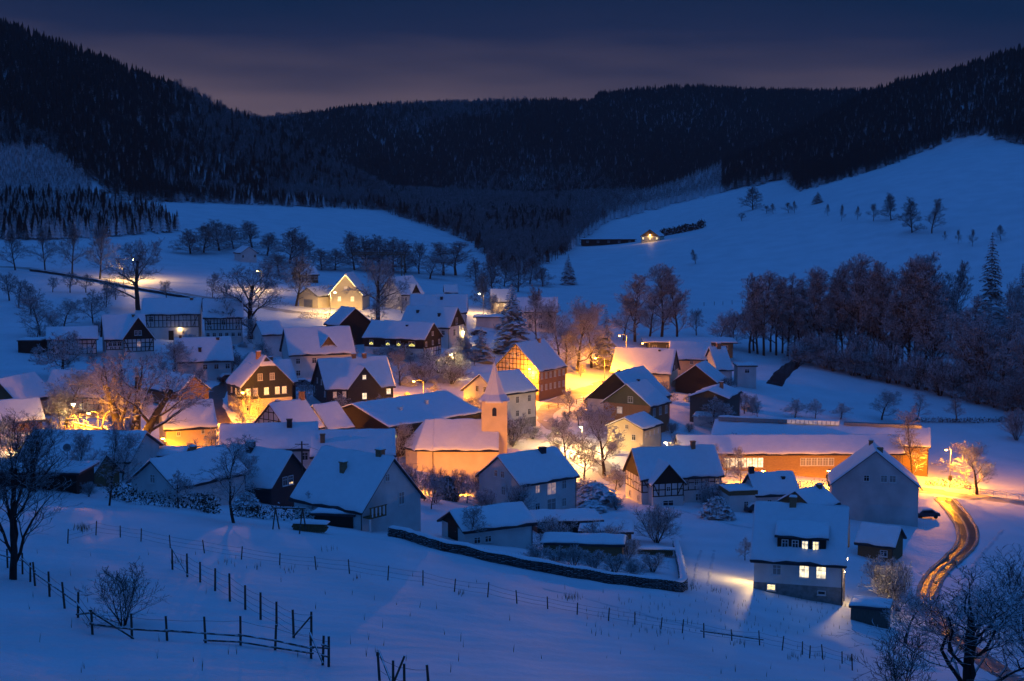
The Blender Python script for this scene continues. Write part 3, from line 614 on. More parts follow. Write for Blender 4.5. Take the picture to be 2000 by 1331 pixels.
for sy in (-1, 1):
    for i in range(16):
        t = (i+.5)/16; b = MB(); r = .09; c_ = np.array([-LH.L/2-OV-.08, sy*(LH.W/2+.3)*(1-t), LH.ze-.1+LH.dH*t]); b.add([c_+np.array(d)*r for d in ((1,0,0),(-1,0,0),(0,1,0),(0,-1,0),(0,0,1),(0,0,-1))], [(0,2,4),(2,1,4),(1,3,4),(3,0,4),(2,0,5),(1,2,5),(3,1,5),(0,3,5)])
        b.build('fairy_bulb', 'fairy_light', LH.o)
hs('lights_garage', 'garage', 'cream garage left of the fairy light house', wall='plaster_cream', cat='garage', doors=[('left', .5, 3.0, 2.2, 'metal_grey')])
hs('farm_timber_a', 'farmhouse', 'upper left half timbered farmhouse with lit lantern by its door', upper=(-3.2, 'plaster_white'), win={'front': row(3, -1.3, 1.1, 1.3, {}, .15, .75)+[(.72, -4.5, .7, .9, 'dark')]}, timber=[('front', -3.2, 0, 15, 2, True, False)], doors=[('front', .5, 1.2, 2.3, 'wood_dark')], chim=[(.85, -.1, .7, .6)])
hs('farm_timber_b', 'farmhouse', 'half timbered farmhouse wing with six dark ground floor windows', upper=(-3.0, 'plaster_white'), win={'front': row(3, -1.3, 1.1, 1.3)+row(6, -4.2, .9, 1.0, {}, .08, .92)}, timber=[('front', -3.0, 0, 13, 2, True, False)])
DF = hs('dark_front_main', 'farmhouse', 'half timbered farmhouse with large black gable facing the village', win={'front': row(4, -1.2, .9, 1.0, {}, .1, .45)}, timber=[('front', -2.4, 0, 10, 3, True, False)], chim=[(.75, -.1, .6, .6)])
wing(DF, .80, 6.6, 1.6, 0, 4.6, 'plaster_white', 'wood_dark', win=[(.42, 1.3, .7, 1.1, 'blind'), (.55, 1.3, .7, 1.1, 'blind'), (.5, -1.2, .9, 1.2, 'dim')], timber=(-2.8, 0, 8, 3))
hs('timber_barn_left', 'barn', 'long half timbered barn at the village edge', wall='plaster_white', cat='barn', timber=[('front', -3.4, 0, 11, 3, True, False)])
hs('low_white_left', 'house', 'low white house with wide snowy roof below the timbered farmhouse', win={'front': row(3, -1.4, 1.0, 1.1, {}, .5, .92)}, chim=[(.08, 0, .5, .7, 'metal_dark', False), (.42, -.65, .6, 1.0, 'slate_dark', False), (.78, -.1, .6, .5, 'metal_dark', False)])
hs('white_by_tree', 'house', 'narrow white house beside the tall bare tree trunk', win={'left': row(2, -1.3, .8, 1.0), 'front': row(2, -3.8, .8, 1.0)})
hs('edge_gable', 'house', 'brown gable house cut by the picture edge', wall='wood_brown')
hs('edge_roof', 'house', 'low snowy roof at the picture edge beside the lit hall', wall='wood_brown')
hs('under_tree', 'farmhouse', 'half timbered house glowing orange behind the old tree', wall='plaster_orange', win={'front': [(.5, -1.3, .9, 1.1, 'dark'), (.62, -1.9, .8, 1.1, 'yellow')]}, timber=[('front', -2.9, 0, 12, 2, True, False)])
hs('amber_gable', 'barn', 'amber lit wooden gable beside the dark side lane', wall='wood_brown', cat='barn')
hs('long_hall', 'hall', 'long dark hall with wide snowy roof beside the church', wall='wood_dark', win={'front': [(.06, -1.6, .5, 1.2, 'candle')]}, cat='hall', chim=[(.30, -.5, .7, .7, 'frame_white', False), (.62, -.42, .6, .9, 'frame_white', False)])
# right of the church
hs('white_valley', 'house', 'white two storey house behind the church spire', plinth=(-5.6, 'stone_grey'), win={'left': row(2, .6, .95, 1.3, {}, .4, .62, 'dark'), 'front': row(2, -1.6, .9, 1.4, {}, .5, .82)+row(2, -4.4, .9, 1.3, {}, .5, .82)})
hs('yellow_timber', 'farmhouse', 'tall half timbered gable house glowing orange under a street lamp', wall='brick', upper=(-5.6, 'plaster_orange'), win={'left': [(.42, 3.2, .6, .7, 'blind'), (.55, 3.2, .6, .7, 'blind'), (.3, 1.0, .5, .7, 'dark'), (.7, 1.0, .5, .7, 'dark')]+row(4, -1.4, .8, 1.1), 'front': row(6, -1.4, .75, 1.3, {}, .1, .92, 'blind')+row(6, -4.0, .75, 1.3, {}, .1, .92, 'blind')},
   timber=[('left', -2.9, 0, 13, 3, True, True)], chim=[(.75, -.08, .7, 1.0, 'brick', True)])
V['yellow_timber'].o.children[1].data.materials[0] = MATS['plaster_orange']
b = MB(); H_ = V['yellow_timber']; b.box((0, -H_.W/2-.06, H_.ze-2.9), (H_.L, .06, 5.5)); b.build('brick_front', 'brick', H_.o)
for o_ in [c for c in H_.o.children if c.name.startswith('window')]:
    if o_.location.y < -H_.W/2+.01 and abs(o_.rotation_euler[2]) < .01: o_.location.y -= .085
hs('white_spruce', 'house', 'pale two storey house behind the dark spruce', win={'front': row(4, -1.5)+row(4, -4.1), 'right': [(.5, .5, .9, 1.1, 'dark')]})
hs('small_back', 'house', 'small lit house by the far street lamp', wall='plaster_cream', win={'front': [(.3, -1.2, .9, 1.1, 'warm'), (.7, -1.2, .9, 1.1, 'warm')]})
hs('big_roof_right', 'barn', 'big barn roof glowing pink with a pale timber gable', wall='plaster_cream', gable='wood_grey', cat='barn', win={'right': [(.5, .8, .7, .9, 'dark')]}, vents=(1,), chim=[(.75, -.1, .5, .4, 'metal_dark', False)])
hs('pink_wall_house', 'house', 'pink lit house with one small dark window behind the big barn', wall='plaster_orange', win={'front': [(.5, -1.0, .8, .9, 'dark')]})
hs('chimney_hip', 'house', 'narrow house with thick chimney beside the white flat roofed annex', wall='plaster_white', chim=[(.55, -.05, 1.0, 1.3, 'brick', True)])
hs('black_gable_barn', 'barn', 'black gabled barn in front of the pink lit house', wall='wood_dark', cat='barn')
WB = hs('wood_barn', 'barn', 'grey boarded barn with low roof and white lean to', wall='wood_grey', gable='wood_brown', cat='barn', chim=[(.55, -.3, .8, 1.6, 'brick', True)])
b = MB(); b.box((-WB.L/2-1.2, -.4, 1.5), (2.4, 6.2, 3.0)); p = b.build('lean_to', 'plaster_white', WB.o)
b = MB(); snow_sheet(b, (-WB.L/2-2.7, -3.7, 2.95), (-WB.L/2-2.7, 2.9, 2.95), (-WB.L/2, 2.9, 3.6), (-WB.L/2, -3.7, 3.6), .2, (1, 1, 0, 1)); b.build('roof_snow', 'roof_snow', p, True)
for yy in (-2.2, -1.2): w_ = window(WB, 'left', 0, 0, .7, .8, 'dark', parent=WB.o); w_.location = (-WB.L/2-2.44, yy, 1.9)
hs('green_gable_rear', 'house', 'dark brown gable house behind the green boarded gable', wall='plaster_grey', gable='wood_dark', win={'left': [(.62, .5, .8, 1.0, 'blind')]}, chim=[(.12, .0, .5, .5, 'brick', False)])
hs('green_gable', 'house', 'brick house with green boarded gable and one pale shutter', wall='brick', gable='wood_green', win={'left': [(.58, 1.0, 1.2, 1.3, 'blind'), (.35, -1.4, 1.3, 1.4, 'dim')], 'front': row(3, -1.5, 1.0, 1.7, {}, .2, .85, 'blind')}, chim=[(.6, 0, .5, .5, 'metal_dark', False)])
hs('cream_annex', 'house', 'small cream house with bright lit side wall', wall='plaster_cream', win={'left': [(.55, .2, .7, .9, 'dark'), (.35, -1.8, .9, 1.2, 'dark'), (.75, -1.8, .9, 1.2, 'dark')], 'front': row(4, -1.3, .45, .9, {}, .15, .85)})
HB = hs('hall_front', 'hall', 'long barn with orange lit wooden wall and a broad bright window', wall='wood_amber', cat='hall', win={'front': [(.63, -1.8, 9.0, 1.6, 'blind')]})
for o_ in list(HB.o.children):
    if o_.name.startswith('window'):
        for c_ in list(o_.children): bpy.data.objects.remove(c_)
        bpy.data.objects.remove(o_)
for i in range(7): window(HB, 'front', .205+i*.0255, -1.7, 1.05, 1.9, 'pale')
for i in range(6): window(HB, 'front', .55+i*.0255, -1.6, 1.05, 1.5, 'blind')
HR = hs('hall_rear', 'hall', 'wide rear barn with a long glazed skylight along its ridge', wall='wood_brown', cat='hall')
b = MB(); b.box((-HR.L*.20, 0, HR.ze+HR.dH+.55), (HR.L*.58, 1.7, .7)); sk = b.build('skylight', 'metal_grey', HR.o)
b = MB(); b.box((HR.L*.29, 0, HR.ze+HR.dH+.5), (HR.L*.36, 1.6, .55)); b.build('ridge_vent', 'metal_grey', HR.o)
n_ = 28; wd_ = HR.L*.58/n_; b = MB(); b.box((0, 0, 0), (wd_*.88, .06, .85)); pm = b.mesh('pane', 'window_dim'); pm2 = b.mesh('pane', 'glass_blind')
for i in range(n_):
    o_ = link('pane', pm if i > 15 else pm2, sk); o_.location = (-HR.L*.49+(i+.5)*wd_, -.98, HR.ze+HR.dH+.62); o_.rotation_euler = (-.5, 0, 0)
b = MB(); snow_sheet(b, (-HR.L*.49, -.85, HR.ze+HR.dH+.92), (HR.L*.09, -.85, HR.ze+HR.dH+.92), (HR.L*.09, .85, HR.ze+HR.dH+.92), (-HR.L*.49, .85, HR.ze+HR.dH+.92), .15); b.build('snow_cap', 'roof_snow', sk, True)
hs('chalet', 'house', 'far lone chalet lit golden on the meadow', wall='plaster_cream', gable='wood_brown', win={'left': row(3, -1.2, 1.0, 1.2, {0: 'yellow', 1: 'warm', 2: 'yellow'})})
hs('far_white', 'house', 'far white gable house below the dark tree clump', win={'left': row(2, -1.3, .9, 1.1)})
hs('far_roofs', 'house', 'far snowy roof left of the fairy light house', wall='wood_brown', win={'front': row(3, -1.2)})
hs('lit_shed_far', 'shed', 'far bright little shed right of the crane', wall='plaster_cream', cat='shed')
def flat_block(name, label, px, py, Y, L, D, hgt, m, cat, rz=0, T=.25, wins=0, over=.8):
    p = at(px, py, Y); x, y = p[0], p[1]; z = g(x, y); o = thing(name, label, cat, (x, y, z-.4), rz)
    b = MB(); b.box((0, 0, hgt/2), (L, D, hgt)); b.build('wall', m, o)
    b = MB(); b.box((0, 0, hgt+.12), (L+2*over, D+2*over, .24)); r = b.build('roof', 'roof_slate', o)
    b = MB(); a, c = L/2+over, D/2+over; snow_sheet(b, (-a, -c, hgt+.25), (a, -c, hgt+.25), (a, c, hgt+.25), (-a, c, hgt+.25), T, nu=16); b.build('roof_snow', 'roof_snow', r, True)
    if wins:
        H = House(); H.L, H.W, H.ze, H.o = L, D, hgt, o
        for i in range(wins): window(H, 'front', (i+.5)/wins, -1.1, min(1.2, L/wins*.6), 1.0, 'dark')
    return o
flat_block('hall', 'flat roofed dark green hall at the foot of the tall trees', 1345, 668, 388, 23, 11, 4.0, 'wood_green', 'hall', -.05, wins=6, over=1.2)
flat_block('annex', 'flat roofed white house with lit porch at the meadow edge', 1455, 740, 352, 4.6, 6, 5.4, 'plaster_white', 'house', 0, wins=1, over=.3)
flat_block('stable', 'far long dark stable with flat snowy roof below the chalet', 1187, 482, 760, 28, 9, 3.0, 'wood_dark', 'stable', .03, wins=5)
flat_block('carport', 'dark flat carport at the field edge', 70, 962, 165, 12, 6, 2.4, 'wood_dark', 'carport', -.05, over=.5)
flat_block('shed', 'dark garden shed with snowy roof in front of the balcony house', 660, 1030, 156, 4.4, 3, 1.9, 'wood_dark', 'shed', -.2, over=.35)
flat_block('shed', 'low flat garden shed behind the stone wall', 1105, 1030, 190, 8.5, 6, 2.6, 'wood_dark', 'shed', .12, over=.4)
flat_block('shed', 'second flat garden shed right of its twin behind the stone wall', 1185, 1034, 186, 6.5, 6, 2.2, 'wood_brown', 'shed', -.1, over=.4)
flat_block('shed', 'dark brown shed hidden by bare shrubs at the stone wall', 1140, 1085, 160, 9, 4, 2.2, 'wood_brown', 'shed', -.12, over=.3)
flat_block('shed', 'black shed at the left end of the half timbered barn', 65, 690, 316, 5, 5, 3.0, 'wood_dark', 'shed', 0, over=.2)
flat_block('shed', 'round topped dark shed below the dormer house', 1700, 1225, 143, 3.7, 3.0, 2.3, 'wood_grey', 'shed', -.35, over=.2)
flat_block('garage', 'low white garage left of the dark spruce', 955, 640, 395, 7, 6, 3, 'plaster_white', 'garage', 0)
# church
def church():
    Yc = 250.0; P = at(966, 900, Yc); x0, y0 = P[0], P[1]; base = g(x0, y0)-.6
    zt = at(966, 781, Yc)[2]-base; za = at(965, 706, Yc)[2]-base; k = Yc/F_PX; tw = 50*k
    o = thing('church', 'church with square tower, flared pointed spire and orange lit nave', 'church', (x0, y0, base), 0)
    b = MB(); b.box((0, 0, zt/2), (tw, tw, zt)); t = b.build('tower', 'church_plaster', o)
    for fx, fy, rz in ((0, -1, 0), (1, 0, math.pi/2)):
        w = MB(); pts = [(-.38, 0, 0), (.38, 0, 0), (.38, 0, 1.1)]+[(.38*math.cos(a), 0, 1.1+.42*math.sin(a)) for a in np.linspace(0, math.pi, 9)[1:-1]]+[(-.38, 0, 1.1)]
        w.prism([np.array(p) for p in pts], (0, .12, 0)); q = w.build('belfry_opening', 'glass_dark', t); q.location = (fx*(tw/2+.03), fy*(tw/2+.03), zt-2.6); q.rotation_euler = (0, 0, rz)
    sp = MB(); prof = [(tw/2+.45, zt-.25), (tw/2+.42, zt+.05), (tw/2*.80, zt+1.1), (tw/2*.60, zt+2.3), (tw/2*.33, zt+(za-zt)*.62), (.03, za)]; vs = []
    for r, z in prof:
        for i in range(8):
            a = 2*math.pi*(i+.5)/8; sq = r/max(abs(math.cos(a)), abs(math.sin(a))) if z <= zt+.1 else r*1.10
            vs.append((sq*math.cos(a), sq*math.sin(a), z))
    n = 8; fs = [(j*n+i, j*n+(i+1) % n, (j+1)*n+(i+1) % n, (j+1)*n+i) for j in range(len(prof)-1) for i in range(n)]+[tuple(range(n))[::-1]]
    sp.add(vs, fs); s = sp.build('spire', 'roof_snow', o)
    b = MB(); b.tube((0, 0, za-.1), (0, 0, za+1.0), .05, .03, 6); b.box((0, 0, za+.7), (.5, .06, .06)); b.build('weather_cross', 'metal_dark', s)
    # nave, left of the tower
    zr = at(900, 822, Yc)[2]-base; hw = 5.0; ze = at(900, 878, Yc-hw)[2]-base; xl = at(848, 870, Yc)[0]-x0; xa = at(793, 870, Yc-1)[0]-x0; xr = .8
    b = MB(); b.add([(xl, -hw, 0), (xr, -hw, 0), (xr, hw, 0), (xl, hw, 0), (xl, -hw, ze), (xr, -hw, ze), (xr, hw, ze), (xl, hw, ze), (xr, 0, zr-.2), (xl, 0, zr-.2)], [(0,1,5,4), (1,2,6,5), (2,3,7,6), (5,6,8), (4,5,8,9), (6,7,9,8)]); nv = b.build('nave', 'church_plaster', o)
    ap = [(xl, -hw), (xl-(xl-xa)*.55, -hw), (xa, -hw*.42), (xa, hw*.42), (xl-(xl-xa)*.55, hw), (xl, hw)]
    b = MB(); vs = [(x, y, 0) for x, y in ap]+[(x, y, ze) for x, y in ap]; b.add(vs, [(i, i+6, i+7, i+1) for i in range(5)]+[(6,7,8,9,10,11)]); b.build('apse', 'church_plaster', o)
    rb = MB(); sb = MB(); ov = .4; sl = (zr-ze)/hw
    for sy in (-1, 1):
        q = [np.array(p) for p in ((xl, sy*(hw+ov), ze-ov*sl), (xr, sy*(hw+ov), ze-ov*sl), (xr, 0, zr), (xl, 0, zr))]; rb.prism(q, (0, 0, .14)); snow_sheet(sb, *[p+np.array([0, 0, .15]) for p in q], .22, (1, 1, 0, 0))
    apex = np.array((xl-(xl-xa)*.30, 0, zr)); ee = [np.array((x*1.0+(-.35 if x < xl-.1 else 0), y*(1+ov/hw), ze-ov*sl)) for x, y in ap]
    for i in range(5):
        a_, b_ = ee[i], ee[i+1]; c_ = np.array((xl, 0, zr)) if i in (0, 4) else apex
        tops = (np.array((xl, 0, zr)), apex) if i == 0 else ((apex, np.array((xl, 0, zr))) if i == 4 else (apex, apex))
        q = [a_, b_, tops[1], tops[0]]; rb.prism(q if i in (0, 4) else q[:3], (0, 0, .14)); snow_sheet(sb, *[p+np.array([0, 0, .15]) for p in q], .22, (1, 0, 0, 0))
    r = rb.build('roof', 'roof_slate', o); sb.build('roof_snow', 'roof_snow', r, True)
    b = MB(); b.tube((xl+.05, -hw-.1, ze-.3), (xl+.05, -hw-.1, 0), .07, .07, 6); b.tube((xl, -hw-ov-.06, ze-ov*sl), (xr, -hw-ov-.06, ze-ov*sl), .07, .07, 6); b.build('gutter', 'metal_dark', o)
    # low porch beyond the tower
    b = MB(); pz = ze*.55; b.box((tw/2+1.3, -.3, pz/2), (2.6, 3.4, pz)); p = b.build('porch', 'church_plaster', o)
    b = MB(); snow_sheet(b, (tw/2, -2.3, pz-.1), (tw/2+3.0, -2.3, pz-.1), (tw/2+3.0, 0, pz+1.3), (tw/2, 0, pz+1.9), .22, (1, 1, 0, 0)); snow_sheet(b, (tw/2, 2.0, pz-.1), (tw/2+3.0, 2.0, pz-.1), (tw/2+3.0, 0, pz+1.3), (tw/2, 0, pz+1.9), .22, (1, 1, 0, 0)); b.build('roof_snow', 'roof_snow', p, True)
    return o
church()
# ---------------------------------------------------------------- trees
class TB:
    """Branch skeleton -> tapered tubes, collected with numpy."""
    def __init__(s): s.v = []; s.f = []; s.n = 0
    def path(s, P, R, n):
        P = np.asarray(P); m = len(P); T = np.gradient(P, axis=0); T /= np.linalg.norm(T, axis=1)[:, None]+1e-9
        ref = np.array([.31, .95, .05]) if abs(T[0, 2]) > .8 else np.array([0, 0, 1.0])
        A = np.cross(T, ref); A /= np.linalg.norm(A, axis=1)[:, None]+1e-9; B = np.cross(T, A); an = np.arange(n)*2*math.pi/n
        V = P[:, None]+(A[:, None]*np.cos(an)[None, :, None]+B[:, None]*np.sin(an)[None, :, None])*np.asarray(R)[:, None, None]
        s.v.append(V.reshape(-1, 3)); i = np.arange(n); j = (i+1) % n
        for k in range(m-1): s.f.append(np.stack([s.n+k*n+i, s.n+k*n+j, s.n+(k+1)*n+j, s.n+(k+1)*n+i], 1))
        s.n += m*n
    def mesh(s, name, m):
        co = np.concatenate(s.v); q = np.concatenate(s.f); me = bpy.data.meshes.new(name)
        me.vertices.add(len(co)); me.vertices.foreach_set('co', co.ravel().astype(np.float32)); me.loops.add(q.size); me.loops.foreach_set('vertex_index', q.ravel())
        me.polygons.add(len(q)); me.polygons.foreach_set('loop_start', np.arange(0, q.size, 4)); me.polygons.foreach_set('loop_total', np.full(len(q), 4)); me.polygons.foreach_set('use_smooth', np.ones(len(q), bool))
        me.materials.append(MATS[m]); me.update(); return me
def bare_tree(name, seed, h=10., r=.28, clear=.22, spread=.9, up=.25, kids=(9, 7, 6, 4), twig=.022, lens=(.50, .55, .55, .5), m='bark', stems=1, droop=0., lead=True, tm='bark_trunk', tilt=(.25, .55)):
    """Recursive bare tree of height h; returns trunk mesh, crown mesh, height and crown width."""
    rng = np.random.default_rng(seed); tr, cr = TB(), TB(); nl = len(kids)
    def grow(p, d, L, rad, lev, nseg):
        P = [p]; dirs = [d]; q = p
        for i in range(nseg):
            d = d+rng.normal(0, .06 if lev == 0 else .12+.04*lev, 3); d[2] += (up-droop*(lev > 1))*(.35 if lev else .12); d /= np.linalg.norm(d); q = q+d*L/nseg; P.append(q); dirs.append(d)
        R = rad*(1-np.linspace(0, 1, nseg+1)*(.75 if lev else (.85 if lead else .55))); R = np.maximum(R, twig*.6)
        (tr if lev <= 1 else cr).path(P, R, 7 if lev == 0 else (5 if lev == 1 else 3))
        if lev >= nl: return
        n = kids[lev]; a0 = rng.uniform(0, 6.28)
        u = np.cross(d, (.3, .9, .2)); u /= np.linalg.norm(u); w = np.cross(d, u)
        for k in range(n):
            t = (clear+(1-clear)*((k+rng.uniform(.1, .9))/n)**.85) if lev == 0 else (.18+.82*(k+rng.uniform(.1, .9))/n)
            f = t*nseg; i = min(int(f), nseg-1); pp = P[i]+(P[i+1]-P[i])*(f-i); dd = dirs[i+1]
            ga = a0+k*2.4+rng.normal(0, .35); a = u*math.cos(ga)+w*math.sin(ga); a -= dd*np.dot(a, dd); a /= np.linalg.norm(a)+1e-9
            ang = spread*rng.uniform(.7, 1.15)*(1.25-.75*t if lev == 0 else 1.0); nd = dd*math.cos(ang)+a*math.sin(ang)
            if nd[2] < -.15: nd[2] *= .3
            nd /= np.linalg.norm(nd)
            ll = L*lens[lev]*rng.uniform(.75, 1.15)*((1.15-.6*t) if lev == 0 else (1.15-.5*t)); rr = max(rad*(1-.75*t)*(.6 if lev < 2 else .5), twig)
            grow(pp, nd, ll, rr, lev+1, 5 if lev == 0 else (4 if lev == 1 else (3 if lev < nl-1 else 2)))
    for s in range(stems):
        a = 6.28*s/stems+rng.uniform(-.4, .4); tl = 0 if stems == 1 else rng.uniform(*tilt); d = np.array([math.cos(a)*tl, math.sin(a)*tl, 1.0]); d /= np.linalg.norm(d)
        grow(np.array([math.cos(a)*.2*r*(stems > 1), math.sin(a)*.2*r*(stems > 1), -.3]), d, h*(.84 if lead else .66), r*(1 if stems == 1 else .62), 0, 7)
    co = np.concatenate(cr.v); z = float(np.percentile(co[:, 2], 99.3)); c0 = np.median(co[:, :2], axis=0); wdt = np.percentile(np.hypot(*(co[:, :2]-c0).T), 93)*2
    return tr.mesh('trunk', tm), cr.mesh('crown', m), z, wdt
def conifer(seed, h=16., rad=3.0, tiers=34, per=15, m='needles', base=.08, dome=False):
    """Spruce: trunk plus whorls of drooping snow-laden boughs made of small needle sprays."""
    rng = np.random.default_rng(seed); t = TB(); t.path([(0, 0, -.4), (0, 0, h*.5), (0, 0, h)], [.22*h/16, .13*h/16, .02], 6); V = []; Fq = []; n = 0
    for k in range(tiers):
        f = k/(tiers-1); z = h*(base+(1-base)*f**.92); R = rad*math.sqrt(max(0, 1-f*f))+.1 if dome else rad*(1-f)**.85+.12
        for i in range(max(5, int(per*(1-f*.45)))):
            a = rng.uniform(0, 6.283); L = R*rng.uniform(.72, 1.1); dr = rng.uniform(.15, .42); d = np.array([math.cos(a), math.sin(a)]); s = np.array([-d[1], d[0]])
            for j in range(3):
                t0, t1 = j/3, (j+1)/3+.08
                for sg in (-1, 1):
                    w = (.38+.16*rng.random())*L*(1-.45*t0)*.85
                    def pt(tt, off): return np.array([*(d*L*tt+s*off), z-dr*L*tt*tt+rng.normal(0, .05)-abs(off)*.30])
                    V += [pt(t0, 0), pt(t1, 0), pt((t0+t1)/2+.12, sg*w)+np.array([0, 0, -.08])]; Fq.append((n, n+1, n+2)); n += 3
    me = bpy.data.meshes.new('crown'); me.from_pydata([tuple(p) for p in V], [], Fq); me.materials.append(MATS[m]); me.update()
    return t.mesh('trunk', 'bark'), me, h, rad*2
ARCH = {}
ARCH['old'] = bare_tree('old', 11, 14, .85, .22, .85, .14, (6, 6, 6, 5), .030, (.62, .60, .55, .5), 'bark_snowy', stems=4, tm='bark', lead=False, tilt=(.15, .55))
ARCH['oldb'] = bare_tree('oldb', 5, 14, .42, .22, .95, .16, (10, 8, 8, 6), .026, (.78, .58, .52, .48), 'bark', lead=False)
ARCH['round'] = bare_tree('round', 21, 13, .26, .18, .85, .28, (13, 8, 7, 5), .030, (.52, .55, .52, .5), 'bark')
ARCH['dense'] = bare_tree('dense', 83, 12, .22, .04, .95, .22, (16, 8, 7, 5), .034, (.50, .55, .52, .5), 'twig_dark', tm='bark_dark')
ARCH['roundb'] = bare_tree('roundb', 33, 13, .24, .16, .95, .2, (14, 8, 7, 5), .030, (.52, .55, .52, .5), 'bark_snowy')
ARCH['tall'] = bare_tree('tall', 41, 22, .26, .16, .72, .32, (22, 8, 7, 4), .034, (.28, .55, .52, .5), 'bark_snowy')
ARCH['tallb'] = bare_tree('tallb', 45, 22, .30, .24, .80, .30, (20, 9, 7, 4), .034, (.32, .55, .52, .5), 'bark_snowy')
ARCH['tallc'] = bare_tree('tallc', 48, 22, .22, .12, .75, .25, (24, 8, 6, 4), .034, (.24, .55, .52, .5), 'bark_snowy')
ARCH['fruit'] = bare_tree('fruit', 51, 5, .13, .25, .95, .12, (9, 7, 6, 4), .018, (.72, .6, .55, .5), 'bark', lead=False)
ARCH['fruitb'] = bare_tree('fruitb', 57, 5, .12, .25, 1.0, .05, (9, 7, 6, 5), .024, (.8, .6, .55, .5), 'bark_snowy', lead=False)
ARCH['shrub'] = bare_tree('shrub', 61, 3, .06, .08, .75, .2, (7, 6, 5), .016, (.6, .6, .5), 'bark_snowy', stems=9)
ARCH['shrubdark'] = bare_tree('shrubdark', 67, 3, .06, .12, .8, .2, (7, 6, 4), .011, (.62, .6, .5), 'bark_dark', stems=6, tm='bark_dark')
ARCH['near'] = bare_tree('near', 71, 11, .16, .10, .62, .26, (13, 8, 6, 4), .011, (.66, .6, .5, .45), 'bark_dark', lead=False, tm='bark_dark')
ARCH['birch'] = bare_tree('birch', 77, 12, .14, .14, .75, .25, (17, 8, 6, 4), .018, (.36, .55, .5, .45), 'bark', droop=.5)
ARCH['spruce'] = conifer(3); ARCH['spruceb'] = conifer(9, 12, 2.6, 26, 14); ARCH['bush'] = conifer(15, 3, 2.2, 14, 26, 'needles_bush', .05, True)
_NM = {'old': 'broad_tree', 'oldb': 'broad_tree', 'round': 'bare_tree', 'roundb': 'bare_tree', 'dense': 'bare_tree', 'tall': 'tall_tree', 'tallb': 'tall_tree', 'tallc': 'tall_tree', 'fruit': 'orchard_tree', 'fruitb': 'orchard_tree', 'shrub': 'shrub', 'shrubdark': 'shrub', 'near': 'bare_tree', 'birch': 'birch_tree', 'spruce': 'spruce_tree', 'spruceb': 'spruce_tree', 'bush': 'evergreen_bush'}
_tr = random.Random(4)
ORD = 'first second third fourth fifth sixth seventh eighth ninth tenth eleventh twelfth thirteenth fourteenth fifteenth sixteenth seventeenth eighteenth nineteenth'.split()
def tree(kind, px, py, top, label, group=None, wpx=None, Y=None, rz=None):
    tm, cm, hz, wz = ARCH[kind]
    p = hit(px, py) if Y is None else at(px, py, Y)
    if Y is not None: p[2] = g(p[0], p[1])
    hgt = (py-top)*p[1]/F_PX if Y is None else at(px, top, Y)[2]-p[2]
    s = hgt/hz; sw = s if wpx is None else (wpx*p[1]/F_PX)/wz
    o = thing(_NM[kind], label, 'shrub' if kind in ('shrub', 'shrubdark', 'bush') else 'tree', tuple(p), _tr.uniform(0, 6.28) if rz is None else rz, group); o.scale = (sw, sw, s)
    link('trunk', tm, o); link('crown', cm, o); return o
tree('old', 262, 884, 690, 'huge old bare tree with several thick snowy limbs', wpx=285, rz=2.6)
tree('oldb', 490, 662, 515, 'tall bare tree right of the half timbered farmhouses', wpx=160)
tree('oldb', 270, 606, 470, 'bare tree above the farmhouse in front of the upper street lamp', wpx=125)
tree('oldb', 737, 628, 505, 'bare tree between the fairy light house and white house', wpx=115)
tree('round', 578, 598, 500, 'dark bare tree left of the cream garage', wpx=100)
tree('round', 195, 545, 440, 'lamp lit bare tree nearest the lamp on the upper road', wpx=75)
tree('round', 141, 538, 437, 'second bare tree from the lamp on the upper road', wpx=65)
tree('round', 88, 530, 440, 'third bare tree from the lamp on the upper road', wpx=60)
tree('round', 30, 528, 445, 'last bare tree on the upper road near the picture edge', wpx=60)
ORC = []
for (x, y, t, k) in ((18, 588, 533, 'fruit'), (37, 602, 545, 'fruit'), (103, 571, 541, 'fruit'), (137, 572, 532, 'fruit'), (168, 572, 535, 'fruit'), (207, 600, 552, 'fruitb'), (226, 586, 551, 'fruit'), (325, 583, 548, 'fruit'), (415, 582, 533, 'roundb'), (440, 590, 555, 'fruit'), (182, 632, 566, 'fruitb'), (60, 615, 555, 'fruit')):
    ORC.append((x, y, t, k))
for i, (x, y, t, k) in enumerate(sorted(ORC)): tree(k, x, y, t, ORD[i]+' bare orchard tree from the left on the slope below the upper road', 'orchard trees on the slope')
tree('roundb', 78, 655, 572, 'dense snowy tree behind the black shed', wpx=72); tree('roundb', 125, 640, 584, 'bushy tree behind the half timbered barn', wpx=60)
tree('roundb', 128, 838, 722, 'bare tree with orange lit twigs in front of the glowing timbered house', wpx=125); tree('fruitb', 118, 740, 650, 'spreading snowy tree in front of the half timbered barn', wpx=120)
tree('roundb', 340, 745, 668, 'bare tree between the old tree and the low white house', wpx=80)
tree('spruce', 1000, 692, 553, 'tall dark spruce in the middle of the village', wpx=78); tree('spruceb', 940, 705, 640, 'dark spruce below the tall central spruce', wpx=52); tree('spruceb', 912, 690, 655, 'small spruce by the white garden lamp', wpx=36)
tree('round', 1048, 668, 560, 'thin bare tree right of the tall spruce', wpx=60); tree('roundb', 1092, 700, 585, 'reddish snowy tree behind the tall timbered house', wpx=75)
tree('roundb', 1128, 726, 583, 'snowy tree glowing orange under the street lamps', wpx=105); tree('spruceb', 1183, 718, 603, 'spruce glowing orange between the street lamps', wpx=60); tree('roundb', 1155, 719, 600, 'lit bare tree behind the glowing spruce', wpx=95); tree('roundb', 1105, 730, 640, 'low snowy tree beside the glowing street', wpx=85)
